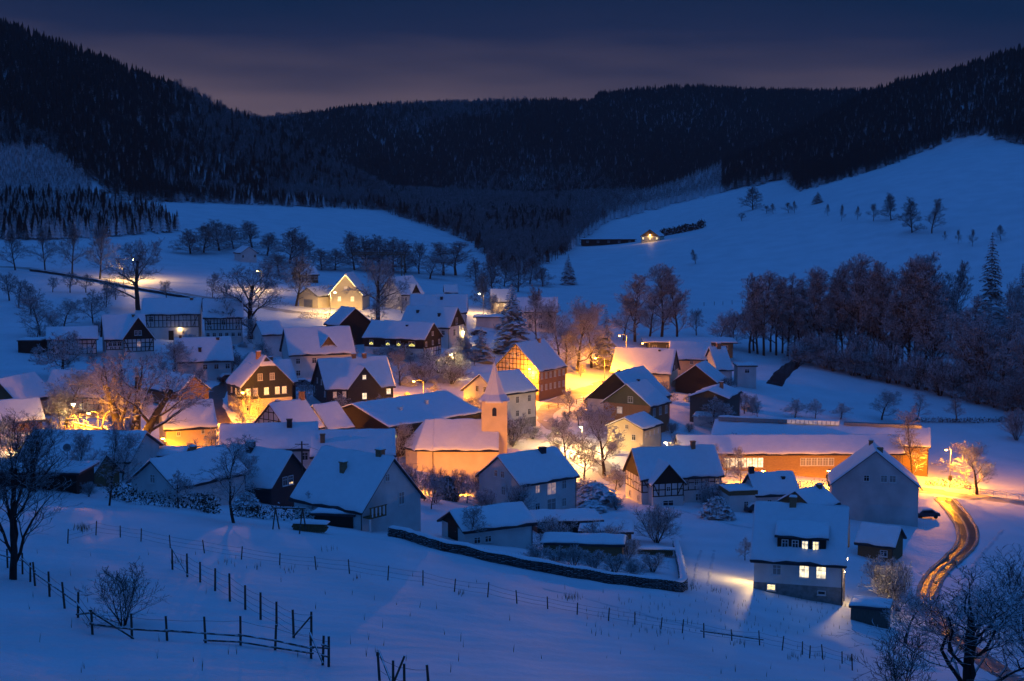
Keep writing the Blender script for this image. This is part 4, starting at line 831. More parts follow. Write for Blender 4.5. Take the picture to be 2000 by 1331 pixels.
BATCH = sorted(((1240, 668, 535, 75, 'tall'), (1292, 668, 517, 78, 'tallb'), (1322, 672, 525, 66, 'tall'), (1218, 665, 585, 60, 'roundb'), (1268, 664, 560, 60, 'tallc')), key=lambda v: v[0])
for i_, (x, y, t, w, k) in enumerate(BATCH):
    tree(k, x, y, t, ORD[i_]+' tall tree from the left in the clump behind the street lamps', 'clump behind the street lamps', wpx=w)
tree('fruit', 1360, 655, 603, 'small bare tree right of the clump above the flat hall', wpx=36)
BATCH = sorted(((1405, 675, 612, 50, 'roundb'), (1430, 680, 605, 50, 'roundb'), (1464, 690, 540, 46, 'tall'), (1480, 692, 535, 42, 'tallc'), (1492, 695, 530, 50, 'tallb'), (1516, 694, 538, 46, 'tall'), (1538, 696, 535, 48, 'tallc'), (1562, 700, 560, 44, 'tall'), (1590, 702, 522, 56, 'tallb'), (1608, 704, 530, 44, 'tallc'), (1632, 708, 515, 62, 'tallb'), (1655, 712, 520, 50, 'tall'), (1672, 716, 498, 70, 'tallb'), (1692, 720, 508, 56, 'tall'), (1718, 726, 520, 60, 'tallb'), (1738, 730, 530, 50, 'tallc'), (1752, 733, 505, 56, 'tall'), (1775, 738, 500, 70, 'tallb'), (1795, 742, 495, 60, 'tall')), key=lambda v: v[0])
for i_, (x, y, t, w, k) in enumerate(BATCH):
    tree(k, x, y, t, ORD[i_]+' snow dusted tree from the left in the row along the brook', 'row of tall trees along the brook', wpx=w*1.3)
_q = random.Random(8)
for i_, (x, y, t, w, k) in enumerate([(1472, 686, 552, 50, 'tallc'), (1505, 688, 548, 54, 'tall'), (1528, 690, 556, 50, 'tallc'), (1552, 694, 562, 52, 'tall'), (1578, 697, 545, 56, 'tallc'), (1600, 699, 540, 54, 'tall'), (1622, 702, 536, 56, 'tallc'), (1645, 706, 538, 58, 'tall'), (1665, 710, 530, 60, 'tallc'), (1704, 718, 528, 62, 'tall'), (1728, 723, 540, 60, 'tallc'), (1762, 731, 522, 62, 'tall'), (1788, 736, 520, 66, 'tallc'), (1808, 742, 510, 70, 'tall'), (1828, 748, 515, 70, 'tallc')]):
    tree(k, x, y, t, ORD[i_]+' slimmer frosted tree from the left behind the row along the brook', 'second row along the brook', wpx=w)
for i in range(26):
    x = 1560+i*17.5+_q.uniform(-5, 5); y = 708+max(0, i-1)*4.1+_q.uniform(0, 6); tree('shrub', x, y, y-40-_q.uniform(0, 40), 'snowy underbrush shrub at the foot of the trees along the brook', 'underbrush along the brook', wpx=58)
for i in range(30):
    x = 1815+_q.uniform(0, 260); yb = 752+(x-1815)*.36; y = yb-_q.uniform(0, 120)*(.3+.7*_q.random()); tree(_q.choice(['roundb', 'tall', 'tallc', 'roundb']), x, y, y-_q.uniform(120, 185), 'snow dusted tree in the dense wood at the edge of the meadow', 'dense wood at the edge of the meadow', wpx=_q.uniform(60, 95))
tree('spruce', 1932, 668, 455, 'large spruce rising above the wood', wpx=82); tree('spruce', 1992, 690, 515, 'spruce cut by the picture edge in the wood', wpx=62)
for (x, y, t, w, k, lb) in ((1470, 410, 364, 46, 'dense', 'round dark tree highest on the far meadow'), (1597, 397, 374, 24, 'spruceb', 'little dark spruce alone on the far meadow'), (1448, 432, 416, 18, 'fruit', 'tiny bush tree lowest left on the far meadow'), (1740, 431, 378, 40, 'dense', 'larger round tree in the middle of the far tree line'),
    (1781, 455, 387, 46, 'dense', 'dark double tree in the far meadow pair'), (1820, 456, 389, 36, 'tall', 'slender tree right of the dark double tree'), (1358, 516, 488, 16, 'tall', 'single thin tree on the empty meadow'), (1110, 556, 498, 34, 'spruceb', 'spruce beside the lit far hut')):
    tree(k, x, y, t, lb, wpx=w)
BATCH = sorted(((1497, 417, 402, 22), (1510, 418, 398, 16), (1540, 416, 396, 24), (1552, 417, 393, 14), (1617, 422, 399, 12), (1643, 432, 400, 13), (1674, 430, 403, 14), (1706, 432, 398, 26), (1845, 470, 452, 10), (1871, 476, 449, 13), (1899, 482, 448, 17), (1955, 470, 440, 26)), key=lambda v: v[0])
for i_, (x, y, t, w) in enumerate(BATCH):
    tree('round', x, y, t, ORD[i_]+' small tree from the left in the line across the far meadow', 'scattered line on the far meadow', wpx=w)
for (x, y, t, w, k, lb) in ((1552, 818, 778, 56, 'fruitb', 'snow white fruit tree lit behind the barn skylight'), (1592, 817, 779, 36, 'fruitb', 'narrower lit fruit tree right of the snow white one'), (1642, 819, 786, 44, 'fruitb', 'low snowy fruit tree third from the wood barn'), (1722, 820, 760, 62, 'roundb', 'dark bushy tree behind the long barn'), (1868, 822, 762, 34, 'tallc', 'slim tree on the meadow right of the barn'),
    (1790, 822, 765, 40, 'birch', 'reddish birch behind the barn end'), (1786, 946, 795, 72, 'birch', 'tall birch beside the junction street lamp'), (1908, 966, 866, 108, 'roundb', 'bare tree lit orange beside the junction lamp'), (1180, 930, 790, 125, 'roundb', 'large bare tree lit from below beside the cream house'), (1395, 842, 775, 72, 'fruitb', 'snowy tree in front of the white lean to'),
    (962, 918, 863, 40, 'fruitb', 'small tree in front of the church tower'), (1105, 900, 815, 75, 'roundb', 'bare garden tree below the bright white lamp'), (1140, 935, 850, 70, 'fruitb', 'twiggy tree behind the white house ridge'), (1162, 988, 938, 92, 'bush', 'wide dark evergreen in front of the timbered farmhouse'), (1040, 858, 830, 40, 'shrub', 'snowy shrubs beside the white valley house'),
    (1000, 870, 815, 70, 'shrub', 'dense snowy shrub right of the church tower'), (860, 730, 683, 100, 'shrub', 'twiggy thicket lit by the white garden lamp'), (826, 748, 705, 80, 'shrub', 'orange lit thicket beside the sodium lamp'), (905, 735, 690, 60, 'roundb', 'snowy garden tree below the small spruces'), (882, 750, 712, 70, 'shrub', 'orange lit bush above the long hall'), (780, 705, 672, 70, 'shrub', 'snowy garden bushes in front of the candle house'), (745, 690, 665, 40, 'bush', 'small evergreen at the candle house wall'),
    (840, 545, 500, 60, 'roundb', 'reddish tree right of the crane'), (480, 815, 755, 60, 'fruit', 'lit garden tree at the corner of the slate house'), (535, 845, 822, 44, 'fruit', 'little tree in front of the long snowy roof'), (450, 725, 690, 60, 'shrub', 'shrubs beside the side lane'), (530, 690, 640, 50, 'fruit', 'bare garden tree beside the narrow white house'),
    (25, 1132, 800, 190, 'near', 'dark bare tree in the paddock corner near the picture edge'), (213, 988, 808, 75, 'birch', 'dark ivy clad tree in front of the white gable'), (457, 1022, 850, 115, 'birch', 'dark upright tree in front of the long snowy roofs'), (65, 960, 800, 150, 'near', 'bare tree beside the dark carport'),
    (690, 1012, 940, 45, 'fruit', 'small bare tree in front of the balcony house roof'), (615, 1020, 955, 45, 'fruit', 'young tree at the balcony house eaves'), (240, 1222, 1098, 150, 'shrubdark', 'large bare shrub inside the paddock fence'), (925, 1062, 985, 62, 'fruit', 'bare tree in front of the pale garage'), (1010, 1010, 945, 60, 'shrub', 'bare shrub in front of the white stairwell house'), (950, 1000, 955, 60, 'shrub', 'grey shrub at the white house gable'),
    (1283, 1060, 985, 90, 'shrub', 'large round bare shrub below the timbered farmhouse'), (1180, 1075, 1020, 90, 'shrub', 'snowy shrub in front of the dark brown shed'), (1085, 1075, 1010, 80, 'shrub', 'bare shrub leaning on the garden sheds'), (1400, 1013, 965, 66, 'bush', 'dome shaped dark bush on the snowy lawn'), (1395, 990, 940, 70, 'shrub', 'reddish shrub behind the dome shaped bush'), (1455, 1095, 1048, 36, 'fruitb', 'small lit tree left of the dormer house'),
    (1720, 1160, 1085, 85, 'shrub', 'snow laden shrub right of the dormer house'), (1752, 1195, 1100, 85, 'shrub', 'dark shrub beside the winding lane'), (1768, 1255, 1145, 120, 'roundb', 'snow covered tree beside the dark round shed'), (1155, 1000, 975, 60, 'bush', 'low dark bush under the wide evergreen'),
    (1985, 860, 800, 50, 'shrub', 'shrub at the wood edge near the picture border'), (1700, 1010, 985, 30, 'shrub', 'shrub at the grey gable wall'), (1480, 960, 930, 40, 'fruitb', 'little tree beside the cottage roof')):
    tree(k, x, y, t, lb, wpx=w)
tree('near', 1885, 1392, 1085, 'large bare tree spreading over the lower end of the lane', wpx=330); tree('near', 2012, 1385, 1060, 'bare tree at the picture edge beside the lane', wpx=190); tree('shrubdark', 1760, 1375, 1225, 'dark bare shrub below the wire fence end', wpx=170)
for i, x in enumerate((805, 828, 850, 872, 893, 912, 930)):
    tree(('shrub', 'fruitb', 'shrub', 'bush', 'shrub', 'fruitb', 'shrub')[i], x, 975+(i % 3)*4, 908+(i*13 % 22), ORD[i]+' garden shrub from the left in front of the orange lit nave', 'shrubs in front of the nave', wpx=46)
BATCH = sorted(((372, 496, 448, 60, 'dense'), (398, 494, 436, 66, 'dense'), (428, 490, 430, 70, 'dense'), (456, 486, 438, 60, 'dense'), (492, 484, 432, 66, 'dense'), (522, 500, 455, 60, 'dense'), (566, 515, 445, 72, 'dense'), (590, 516, 462, 50, 'dense'), (628, 528, 486, 60, 'dense'), (655, 528, 486, 56, 'dense'), (692, 528, 453, 60, 'dense'), (716, 530, 462, 70, 'dense'), (742, 531, 460, 76, 'dense'), (768, 532, 464, 70, 'dense'), (792, 533, 470, 60, 'dense'), (818, 535, 474, 58, 'round'), (866, 538, 474, 60, 'tallb'), (890, 538, 472, 60, 'tallb'), (545, 540, 495, 66, 'dense')), key=lambda v: v[0])
for i_, (x, y, t, w, k) in enumerate(BATCH):
    tree(k, x, y, t, ORD[i_]+' dark tree from the left in the belt behind the upper houses', 'tree belt behind the upper houses', wpx=w*1.15)
BATCH = sorted(((945, 600, 535, 46), (962, 585, 490, 60), (985, 560, 500, 50), (1012, 570, 505, 56), (1035, 555, 495, 60), (1060, 560, 520, 50), (930, 560, 505, 46)), key=lambda v: v[0])
for i_, (x, y, t, w) in enumerate(BATCH):
    tree('dense', x, y, t, ORD[i_]+' bare tree from the left at the mouth of the side valley', 'trees at the mouth of the side valley', wpx=w)
for i, (x, y, t) in enumerate(((1050, 1100, 1062), (1085, 1105, 1070), (1120, 1110, 1066), (1160, 1118, 1075), (1200, 1122, 1082), (1240, 1128, 1092), (1275, 1118, 1080), (1225, 1095, 1050))):
    tree('shrub', x, y, t, ORD[i]+' snowy shrub along the inner side of the stone wall', 'shrubs behind the stone wall', wpx=54)
# hedges: dense evergreen mass with snow
def hedge(name, label, pix, hgt, wid, seed=1, m='hedge', n=90, ts=.11):
    c = path_pts(pix, 1.0); rng = np.random.default_rng(seed); V = []; Fq = []; k = 0
    for p in c:
        for i in range(n):
            a, r = rng.uniform(0, 6.28), rng.random()**.5; x = p[0]+math.cos(a)*r*wid/2+rng.normal(0, .2); y = p[1]+math.sin(a)*r*wid/2+rng.normal(0, .2); z = g(x, y)+hgt*rng.random()*(1-.3*r*r)*(1+.15*math.sin(p[0]*.7))
            q = rng.normal(0, ts, (3, 3))+np.array([x, y, z]); V += [tuple(v) for v in q]; Fq.append((k, k+1, k+2)); k += 3
    b = MB(); b.v = V; b.f = Fq; b.m = [0]*len(Fq); return tag(b.build(name, m), label, 'hedge')
hedge('hedge', 'long dark snowy hedge along the upper edge of the field', [(222, 975), (265, 985), (320, 990), (375, 995), (415, 1003)], 2.0, 1.8, 1)
hedge('hedge', 'dark overgrown hedge between the dark tree and the garden shed', [(470, 1010), (520, 1013), (570, 1018), (620, 1022)], 1.6, 2.0, 2)
hedge('hedge', 'bright snowy hedge below the orange barn wall', [(1545, 950), (1580, 955), (1620, 958)], 1.6, 1.8, 3, 'bark_snowy', 110)
hedge('hedge', 'golden snowy hedge at the junction lamp', [(1815, 948), (1840, 950), (1865, 952), (1890, 955)], 1.5, 1.6, 4, 'bark_snowy', 110)
hedge('hedge', 'far dark hedge on the meadow behind the barns', [(1770, 824), (1830, 826), (1900, 826), (1965, 824)], 1.3, 1.4, 5)
hedge('hedge', 'far dark hedge behind the lone chalet', [(1292, 462), (1330, 455), (1372, 446)], 4.0, 3.0, 6, 'needles_far', 60, .5)
hedge('hedge', 'snowy hedge in front of the fairy light house', [(590, 622), (640, 622), (690, 626)], 2.2, 2.2, 7, 'bark_snowy')
# ---------------------------------------------------------------- woods on the hills
def far_conifer(seed, m, h=17., rad=3.4, tiers=7):
    rng = np.random.default_rng(seed); V = []; Fq = []; n = 0
    for k in range(tiers):
        f = k/tiers; z0 = h*(.10+.86*f); z1 = z0+h*.24; R = rad*(1-f)**.9+.18; c = 9
        ring = []
        for i in range(c):
            a = 6.283*i/c+rng.uniform(-.2, .2); rr = R*(1.12 if i % 2 else .66)*rng.uniform(.85, 1.15); ring.append((rr*math.cos(a), rr*math.sin(a), z0-.25*rr*(i % 2)))
        V += ring+[(rng.normal(0, .08), rng.normal(0, .08), min(z1, h))]; Fq += [(n+i, n+(i+1) % c, n+c) for i in range(c)]; n += c+1
    V += [(.16, 0, -.5), (-.1, .14, -.5), (-.1, -.14, -.5), (0, 0, h*.5)]; Fq += [(n, n+1, n+3), (n+1, n+2, n+3), (n+2, n, n+3)]
    b = MB(); b.v = V; b.f = Fq; b.m = [0]*len(Fq); return b.mesh('conifer', m)
def far_bare(seed, m):
    tm, cm, h, w = bare_tree('x', seed, 15, .22, .25, .8, .35, (11, 7, 5), .05, (.5, .55, .5), m)
    import bmesh
    bm = bmesh.new(); bm.from_mesh(tm); bm.from_mesh(cm); me = bpy.data.meshes.new('far_tree'); bm.to_mesh(me); bm.free(); me.materials.append(MATS[m]); return me
def scatter(name, label, pts, scl, meshes, seed=0):
    """Many trees that read as one wood: points carrying instanced trees."""
    me = bpy.data.meshes.new(name); me.vertices.add(len(pts)); me.vertices.foreach_set('co', np.asarray(pts, np.float32).ravel())
    rng = np.random.default_rng(seed)
    a = me.attributes.new('s', 'FLOAT', 'POINT'); a.data.foreach_set('value', np.asarray(scl, np.float32))
    a = me.attributes.new('r', 'FLOAT', 'POINT'); a.data.foreach_set('value', rng.uniform(0, 6.28, len(pts)).astype(np.float32))
    a = me.attributes.new('k', 'INT', 'POINT'); a.data.foreach_set('value', rng.integers(0, len(meshes), len(pts)).astype(np.int32))
    o = link(name, me); tag(o, label, 'wood', kind='stuff')
    ng = bpy.data.node_groups.new(name, 'GeometryNodeTree'); ng.interface.new_socket('Geometry', in_out='INPUT', socket_type='NodeSocketGeometry'); ng.interface.new_socket('Geometry', in_out='OUTPUT', socket_type='NodeSocketGeometry')
    N = ng.nodes.new; L = ng.links.new; gi = N('NodeGroupInput'); go = N('NodeGroupOutput'); jn = N('GeometryNodeJoinGeometry')
    def attr(n, t): q = N('GeometryNodeInputNamedAttribute'); q.data_type = t; q.inputs['Name'].default_value = n; return q
    S = attr('s', 'FLOAT'); Rr = attr('r', 'FLOAT'); K = attr('k', 'INT'); cx = N('ShaderNodeCombineXYZ'); L(Rr.outputs['Attribute'], cx.inputs[2])
    for i, m in enumerate(meshes):
        src = bpy.data.objects.new(name+'_source', m)     # mesh holder, not linked to the scene
        oi = N('GeometryNodeObjectInfo'); oi.inputs['Object'].default_value = src; oi.inputs['As Instance'].default_value = True
        ip = N('GeometryNodeInstanceOnPoints'); cmp = N('FunctionNodeCompare'); cmp.data_type = 'INT'; cmp.operation = 'EQUAL'; cmp.inputs[3].default_value = i; L(K.outputs['Attribute'], cmp.inputs[2])
        L(gi.outputs[0], ip.inputs['Points']); L(cmp.outputs[0], ip.inputs['Selection']); L(oi.outputs['Geometry'], ip.inputs['Instance']); L(cx.outputs[0], ip.inputs['Rotation']); L(S.outputs['Attribute'], ip.inputs['Scale']); L(ip.outputs[0], jn.inputs[0])
    L(jn.outputs[0], go.inputs[0]); md = o.modifiers.new('scatter', 'NODES'); md.node_group = ng; return o
EDGE = np.array([(-900, 330), (-200, 310), (0, 300), (80, 300), (130, 318), (190, 372), (250, 392), (500, 400), (740, 410), (850, 445), (925, 478), (960, 520), (1020, 540), (1060, 520), (1100, 500), (1130, 475), (1190, 432), (1350, 390), (1535, 349), (1560, 374), (1700, 335), (1905, 262), (2000, 284), (2300, 300), (3200, 300)], float)
def woods():
    rng = np.random.default_rng(2); n = 400000
    Y = 520+(2100-520)*rng.random(n)**.8; u = rng.uniform(-.62, .62, n); X = u*Y; Z = terrain(X, Y); P = np.stack([X, Y, Z], 1); q = proj(P)
    lim = np.interp(q[:, 0], EDGE[:, 0], EDGE[:, 1]); keep = (q[:, 1] < lim+rng.normal(0, 1.5, n))
    keep &= rng.random(n) < np.clip(Y/1100, .45, 1)*.75
    P = P[keep]; q = q[keep]
    young = ((q[:, 0] > 1115) & (q[:, 0] < 1410) & (q[:, 1] > np.interp(q[:, 0], [1115, 1400], [395, 315])) & (P[:, 1] < 1300)) | ((q[:, 0] < 640) & (np.abs(q[:, 1]-(330+.12*q[:, 0])) < 24*rng.random(len(P))) & (rng.random(len(P)) < .3))
    sm = lambda a, lo, hi: np.clip((a-lo)/(hi-lo), 0, 1)
    wb = .55*sm(q[:, 1], 330, 470)*sm(q[:, 0], 800, 930)*(1-sm(q[:, 0], 1150, 1260))+.75*sm(np.sin(P[:, 0]*.011+2)*np.sin(P[:, 1]*.008)+.25*np.sin(P[:, 0]*.043)*np.sin(P[:, 1]*.037), .1, .7)*(1-sm(q[:, 0], 850, 1050))+.5*sm(q[:, 0], 300, 440)*(1-sm(q[:, 0], 470, 640))*(1-sm(q[:, 1], 270, 380)); brd = rng.random(len(P)) < wb
    con = ~young & ~brd
    C = [far_conifer(1, 'needles_far'), far_conifer(2, 'needles_far', 18, 3.0, 8), far_conifer(3, 'needles_far', 14, 4.0, 6)]; FC = [far_conifer(s, 'needles_frost', 15, 2.5, 6) for s in (4, 5)]; BR = [far_bare(s, 'twigs_far') for s in (91, 92)]
    scatter('conifer_wood', 'dark spruce forest covering the hills around the valley', P[con], rng.uniform(.42, .70, con.sum())*(1+.22*np.sin(P[con, 0]*.021+1)*np.sin(P[con, 1]*.017)), C, 1)
    scatter('young_wood', 'pale frosted young plantation on the hill flank', P[young], rng.uniform(.4, .65, young.sum()), FC, 2)
    scatter('broadleaf_wood', 'leafless snow dusted wood in the side valley and on the slope', P[brd], rng.uniform(.5, .8, brd.sum()), BR, 3)
    # plantation of young firs on the left slope
    n = 5000; px = rng.uniform(-60, 350, n); py = rng.uniform(395, 470, n); lo = np.interp(px, [-60, 200, 300, 350], [398, 400, 425, 448]); k = (py > lo) & (py < np.interp(px, [-60, 0, 350], [485, 478, 455]))
    pts = hits(px[k][:1500], py[k][:1500], 300, 1200)
    scatter('fir_plantation', 'frosted young fir plantation above the upper road', np.array(pts), rng.uniform(.3, .62, len(pts)), FC+C[:1], 4)
    n = 1900; px = rng.uniform(-20, 180, n); py = rng.uniform(300, 395, n); k = py > np.interp(px, [0, 90, 180], [300, 305, 372]); pts = hits(px[k], py[k], 300, 1400)
    scatter('clearing_scrub', 'sparse frosted scrub on the forest clearing', pts, rng.uniform(.15, .5, len(pts)), FC, 5)
woods()

# ---------------------------------------------------------------- garden growth between the houses
SHORT = {'grey_gable': 'grey gable house', 'chimney_cottage': 'cottage with terrace', 'timber_main': 'cross gabled timbered farmhouse', 'white_stair': 'white stairwell house', 'balcony_house': 'balcony house', 'dark_gable_near': 'dark gable house', 'white_gable_near': 'plain white gable', 'lit_hall': 'low lit hall', 'pink_house': 'orange lit wall', 'long_roof_a': 'long roof with dark chimney', 'long_roof_b': 'plain roof by the apse', 'timber_gable_small': 'small timbered gable', 'slate_house': 'half hipped slate house', 'slate_cross': 'slate cross gable house', 'dormer_house': 'pointed dormer house', 'dark_barn_back': 'dark back barn', 'candle_house': 'candle arch farmhouse', 'twin_front': 'house with bright window strip', 'twin_back': 'large plain roof', 'upper_gable': 'white house below the crane', 'lights_house': 'fairy light house', 'farm_timber_a': 'farmhouse with lantern', 'farm_timber_b': 'farmhouse wing', 'dark_front_main': 'black gable farmhouse', 'timber_barn_left': 'long timbered barn', 'low_white_left': 'low white house', 'white_by_tree': 'narrow white house', 'under_tree': 'glowing timbered house', 'amber_gable': 'amber gable', 'long_hall': 'long dark hall', 'white_valley': 'white house behind the spire', 'yellow_timber': 'tall glowing timbered house', 'white_spruce': 'house behind the spruce', 'big_roof_right': 'big pink barn roof', 'black_gable_barn': 'black gabled barn', 'wood_barn': 'grey boarded barn', 'green_gable': 'green boarded gable', 'green_gable_rear': 'dark brown gable', 'cream_annex': 'small cream house', 'hall_front': 'long orange barn', 'edge_roof': 'roof at the picture edge'}
def gardens():
    rng = np.random.default_rng(77); n = 2600; px = rng.uniform(0, 1480, n); py = rng.uniform(565, 1000, n); P = hits(px, py, 100, 600, 300); cnt = {}; done = []; made = 0
    kind = {'shrub': 'snowy garden shrub', 'fruitb': 'bare fruit tree', 'fruit': 'dark fruit tree', 'roundb': 'frosted garden tree', 'bush': 'dark evergreen bush'}; R = [bpy.data.objects[k] for k in ('village_street', 'side_lane', 'upper_road')]
    rp_ = np.concatenate([np.array([v.co[:2] for v in r.data.vertices]) for r in R])
    for i in range(n):
        x, y, z = P[i]; best = None; ok = True
        for k, h in V.items():
            c, s = math.cos(h.yaw), math.sin(h.yaw); dx, dy = x-h.X, y-h.Y; lx = abs(c*dx+s*dy)-h.L/2; ly = abs(-s*dx+c*dy)-h.W/2; d = max(lx, ly)
            if d < 1.3: ok = False; break
            if k in SHORT and (best is None or d < best[0]): best = (d, k)
        if not ok or best is None or best[0] > 12 or min([9]+[math.hypot(x-a, y-b_) for a, b_ in done]) < 2.2 or np.hypot(rp_[:, 0]-x, rp_[:, 1]-y).min() < 2.2: continue
        if x > -12 and x < 2 and 225 < y < 262: continue
        kd = rng.choice(['shrub', 'shrub', 'fruitb', 'fruit', 'roundb', 'bush', 'fruitb']); hgt = {'shrub': rng.uniform(1.4, 3), 'fruitb': rng.uniform(3, 5), 'fruit': rng.uniform(3, 5), 'roundb': rng.uniform(5, 8), 'bush': rng.uniform(1.2, 2.4)}[kd]
        key = (kd, best[1]); cnt[key] = cnt.get(key, 0)+1
        if cnt[key] > 3: continue
        done.append((x, y)); tm, cm, hz_, wz = ARCH[kd]; o = thing(_NM[kd], ('', 'second ', 'third ')[cnt[key]-1]+kind[kd]+' beside the '+SHORT[best[1]], 'shrub' if kd in ('shrub', 'bush') else 'tree', (x, y, z), rng.uniform(0, 6.28), 'garden growth between the houses')
        s = hgt/hz_; w = s*rng.uniform(.9, 1.25); o.scale = (w, w, s); link('trunk', tm, o); link('crown', cm, o); made += 1
        if made >= 200: break
gardens()
# ---------------------------------------------------------------- lamps
def lamp_spot(px, py, h):
    a, b, c = ray(px, py); Ys = np.geomspace(80, 900, 900); d = c/b*Ys+CAMZ-terrain(a/b*Ys, Ys)
    i = np.nonzero(d < h)[0]; Y = Ys[i[0]] if len(i) else 300
    return np.array([a/b*Y, Y, g(a/b*Y, Y)])
LAMP_GAIN = 3.0
HAZE = .00009
COLS = {'lamp_sodium': (1, .325, .010), 'lamp_warm': (1, .56, .16), 'lamp_white': (1, .62, .20)}
def add_light(parent, loc, col, W, r=.18, spot=None, rot=None):
    l = bpy.data.lights.new('lamp_light', 'SPOT' if spot else 'POINT'); l.color = col; l.energy = W*LAMP_GAIN; l.shadow_soft_size = r
    if spot: l.spot_size = spot; l.spot_blend = .35
    o = link('lamp_light', l, parent); o.location = loc
    if rot: o.rotation_euler = rot
    return o
def street_lamp(px, py, label, h=6.5, W=1500, m='lamp_sodium', arm=1.2, rz=0.0, head=.34, Y=None, group='street lamps'):
    p = lamp_spot(px, py, h)
    if Y: p = at(px, py, Y); h = p[2]-g(p[0], p[1]); p[2] = g(p[0], p[1])
    ca, sa = math.cos(rz), math.sin(rz); o = thing('street_lamp', label, 'street lamp', (p[0]+ca*arm, p[1]+sa*arm, p[2]), rz, group)
    b = MB(); b.tube((0, 0, -.3), (0, 0, h*.5), .09, .075, 8); b.tube((0, 0, h*.5), (0, 0, h+.15), .075, .05, 8); b.build('pole', 'metal_grey', o)
    if arm:
        b = MB(); pr = [(0, 0, h+.1), (-arm*.35, 0, h+.34), (-arm*.75, 0, h+.36), (-arm, 0, h+.28)]
        for a_, b_ in zip(pr, pr[1:]): b.tube(a_, b_, .045, .045, 6)
        b.build('arm', 'metal_grey', o)
    b = MB(); b.prism([(-arm-head, -.14, h+.16), (-arm+head*.8, -.14, h+.16), (-arm+head*.8, .14, h+.16), (-arm-head, .14, h+.16)], (0, 0, .12)); hd = b.build('lamp_head', 'metal_grey', o)
    b = MB(); vs = []; n = 10
    for r, z in ((head*.85, .15), (head*.8, .06), (head*.5, -.02), (0.02, -.05)): vs += [(-arm+r*math.cos(6.283*i/n), .5*r*math.sin(6.283*i/n), h+z) for i in range(n)]
    b.add(vs, [(j*n+i, j*n+(i+1) % n, (j+1)*n+(i+1) % n, (j+1)*n+i) for j in range(3) for i in range(n)]); b.build('lamp_glass', m, hd)
    add_light(o, (-arm, 0, h-.16), COLS[m], W*1.3, .18, math.radians(172)); add_light(o, (-arm, 0, h-.3), COLS[m], W*.55, .18); return o
street_lamp(1848, 880, 'street lamp with yellow sign beside the lane junction', 7.2, 6500, arm=.9, rz=0)
street_lamp(260, 508, 'street lamp shining over the upper slope road', 6.5, 1900, 'lamp_warm', rz=0)
street_lamp(503, 531, 'small far street lamp below the white gable house', 6, 700, 'lamp_warm')
street_lamp(654, 573, 'bright street lamp in front of the fairy light house', 6, 2600, 'lamp_warm', rz=3.1)
street_lamp(936, 575, 'far street lamp left of the tall spruce', 6, 900, 'lamp_warm')
street_lamp(1210, 657, 'street lamp left of the flat hall entrance', 6.5, 3600, arm=1.8)
street_lamp(1255, 673, 'street lamp right of its neighbour above the big barn roof', 6.5, 2200, arm=1.8)
street_lamp(1163, 702, 'street lamp among the glowing orange trees', 6.5, 6500, arm=2.2, rz=0)
street_lamp(1034, 723, 'street lamp in front of the tall timbered gable', 7.0, 3600, rz=0)
street_lamp(881, 696, 'white garden lamp above the twiggy thicket', 4.5, 2400, 'lamp_white', arm=.3)
street_lamp(808, 747, 'street lamp right of the slate cross gable house', 6, 6000, rz=0, arm=2.0)
street_lamp(474, 768, 'street lamp in front of the half hipped slate house', 6.5, 5200, rz=0)
street_lamp(173, 809, 'street lamp below the glowing timbered house', 6, 4200, rz=0, arm=1.4)
street_lamp(72, 868, 'long white lamp above the low lit hall', 6.0, 1400, 'lamp_white', head=.8, rz=0, Y=196)
street_lamp(1134, 836, 'bright white lamp among trees in the village centre', 5, 2600, 'lamp_white', arm=.3)
street_lamp(1053, 877, 'small orange lamp just above the white house ridge', 5, 2600, arm=.2)
street_lamp(1300, 866, 'white yard lamp beside the cream house', 4, 900, 'lamp_white', arm=.3, Y=262)
street_lamp(318, 858, 'street lamp in front of the orange lit wall', 4, 2400, arm=.4, Y=222)
street_lamp(785, 940, 'low street lamp beside the balcony house roof', 4.5, 2400, arm=.6, Y=226)
street_lamp(1490, 921, 'street lamp behind the cottage ridge', 4, 3600, arm=.4, Y=250)
street_lamp(1618, 921, 'street lamp between barn and grey gable', 4, 2600, arm=.4, Y=255)
street_lamp(1150, 948, 'street lamp left of the timbered farmhouse', 4.5, 2400, arm=.4, Y=238)
street_lamp(1420, 845, 'yard lamp behind the long barn roof', 4, 500, 'lamp_white', arm=.2, Y=293)
street_lamp(143, 792, 'round white lamp in front of the bare orange tree', 5, 350, 'lamp_white', arm=.1)
def wall_lamp(H, face, u, z, label, W, m='lamp_white'):
    q = fp(H, face, u, z, .25); o = thing('wall_lamp', label, 'wall lamp', (0, 0, 0)); mw = H.o.matrix_basis
    c, s = math.cos(H.yaw), math.sin(H.yaw); o.location = (H.X+c*q[0]-s*q[1], H.Y+s*q[0]+c*q[1], H.base+q[2])
    b = MB(); b.box((0, 0, .2), (.16, .3, .08)); b.build('bracket', 'metal_dark', o)
    b = MB(); b.box((0, 0, 0), (.2, .2, .28)); b.build('lamp_glass', m, o); add_light(o, (0, 0, -.25), COLS[m], W, .1)
wall_lamp(V['dormer_white'], 'right', .45, -.6, 'wall lamp on the gable end of the dormer house', 330)
wall_lamp(V['dormer_white'], 'left', .5, -1.2, 'wall lamp on the hidden gable of the dormer house', 380)
wall_lamp(V['chalet'], 'left', .5, .6, 'lamp on the lone chalet gable', 220, 'lamp_warm')
wall_lamp(V['farm_timber_a'], 'front', .66, -3.6, 'lantern beside the farmhouse door', 25, 'lamp_warm')
wall_lamp(V['twin_front'], 'right', .92, -2.0, 'lamp on the gable with the tall bright window', 260)
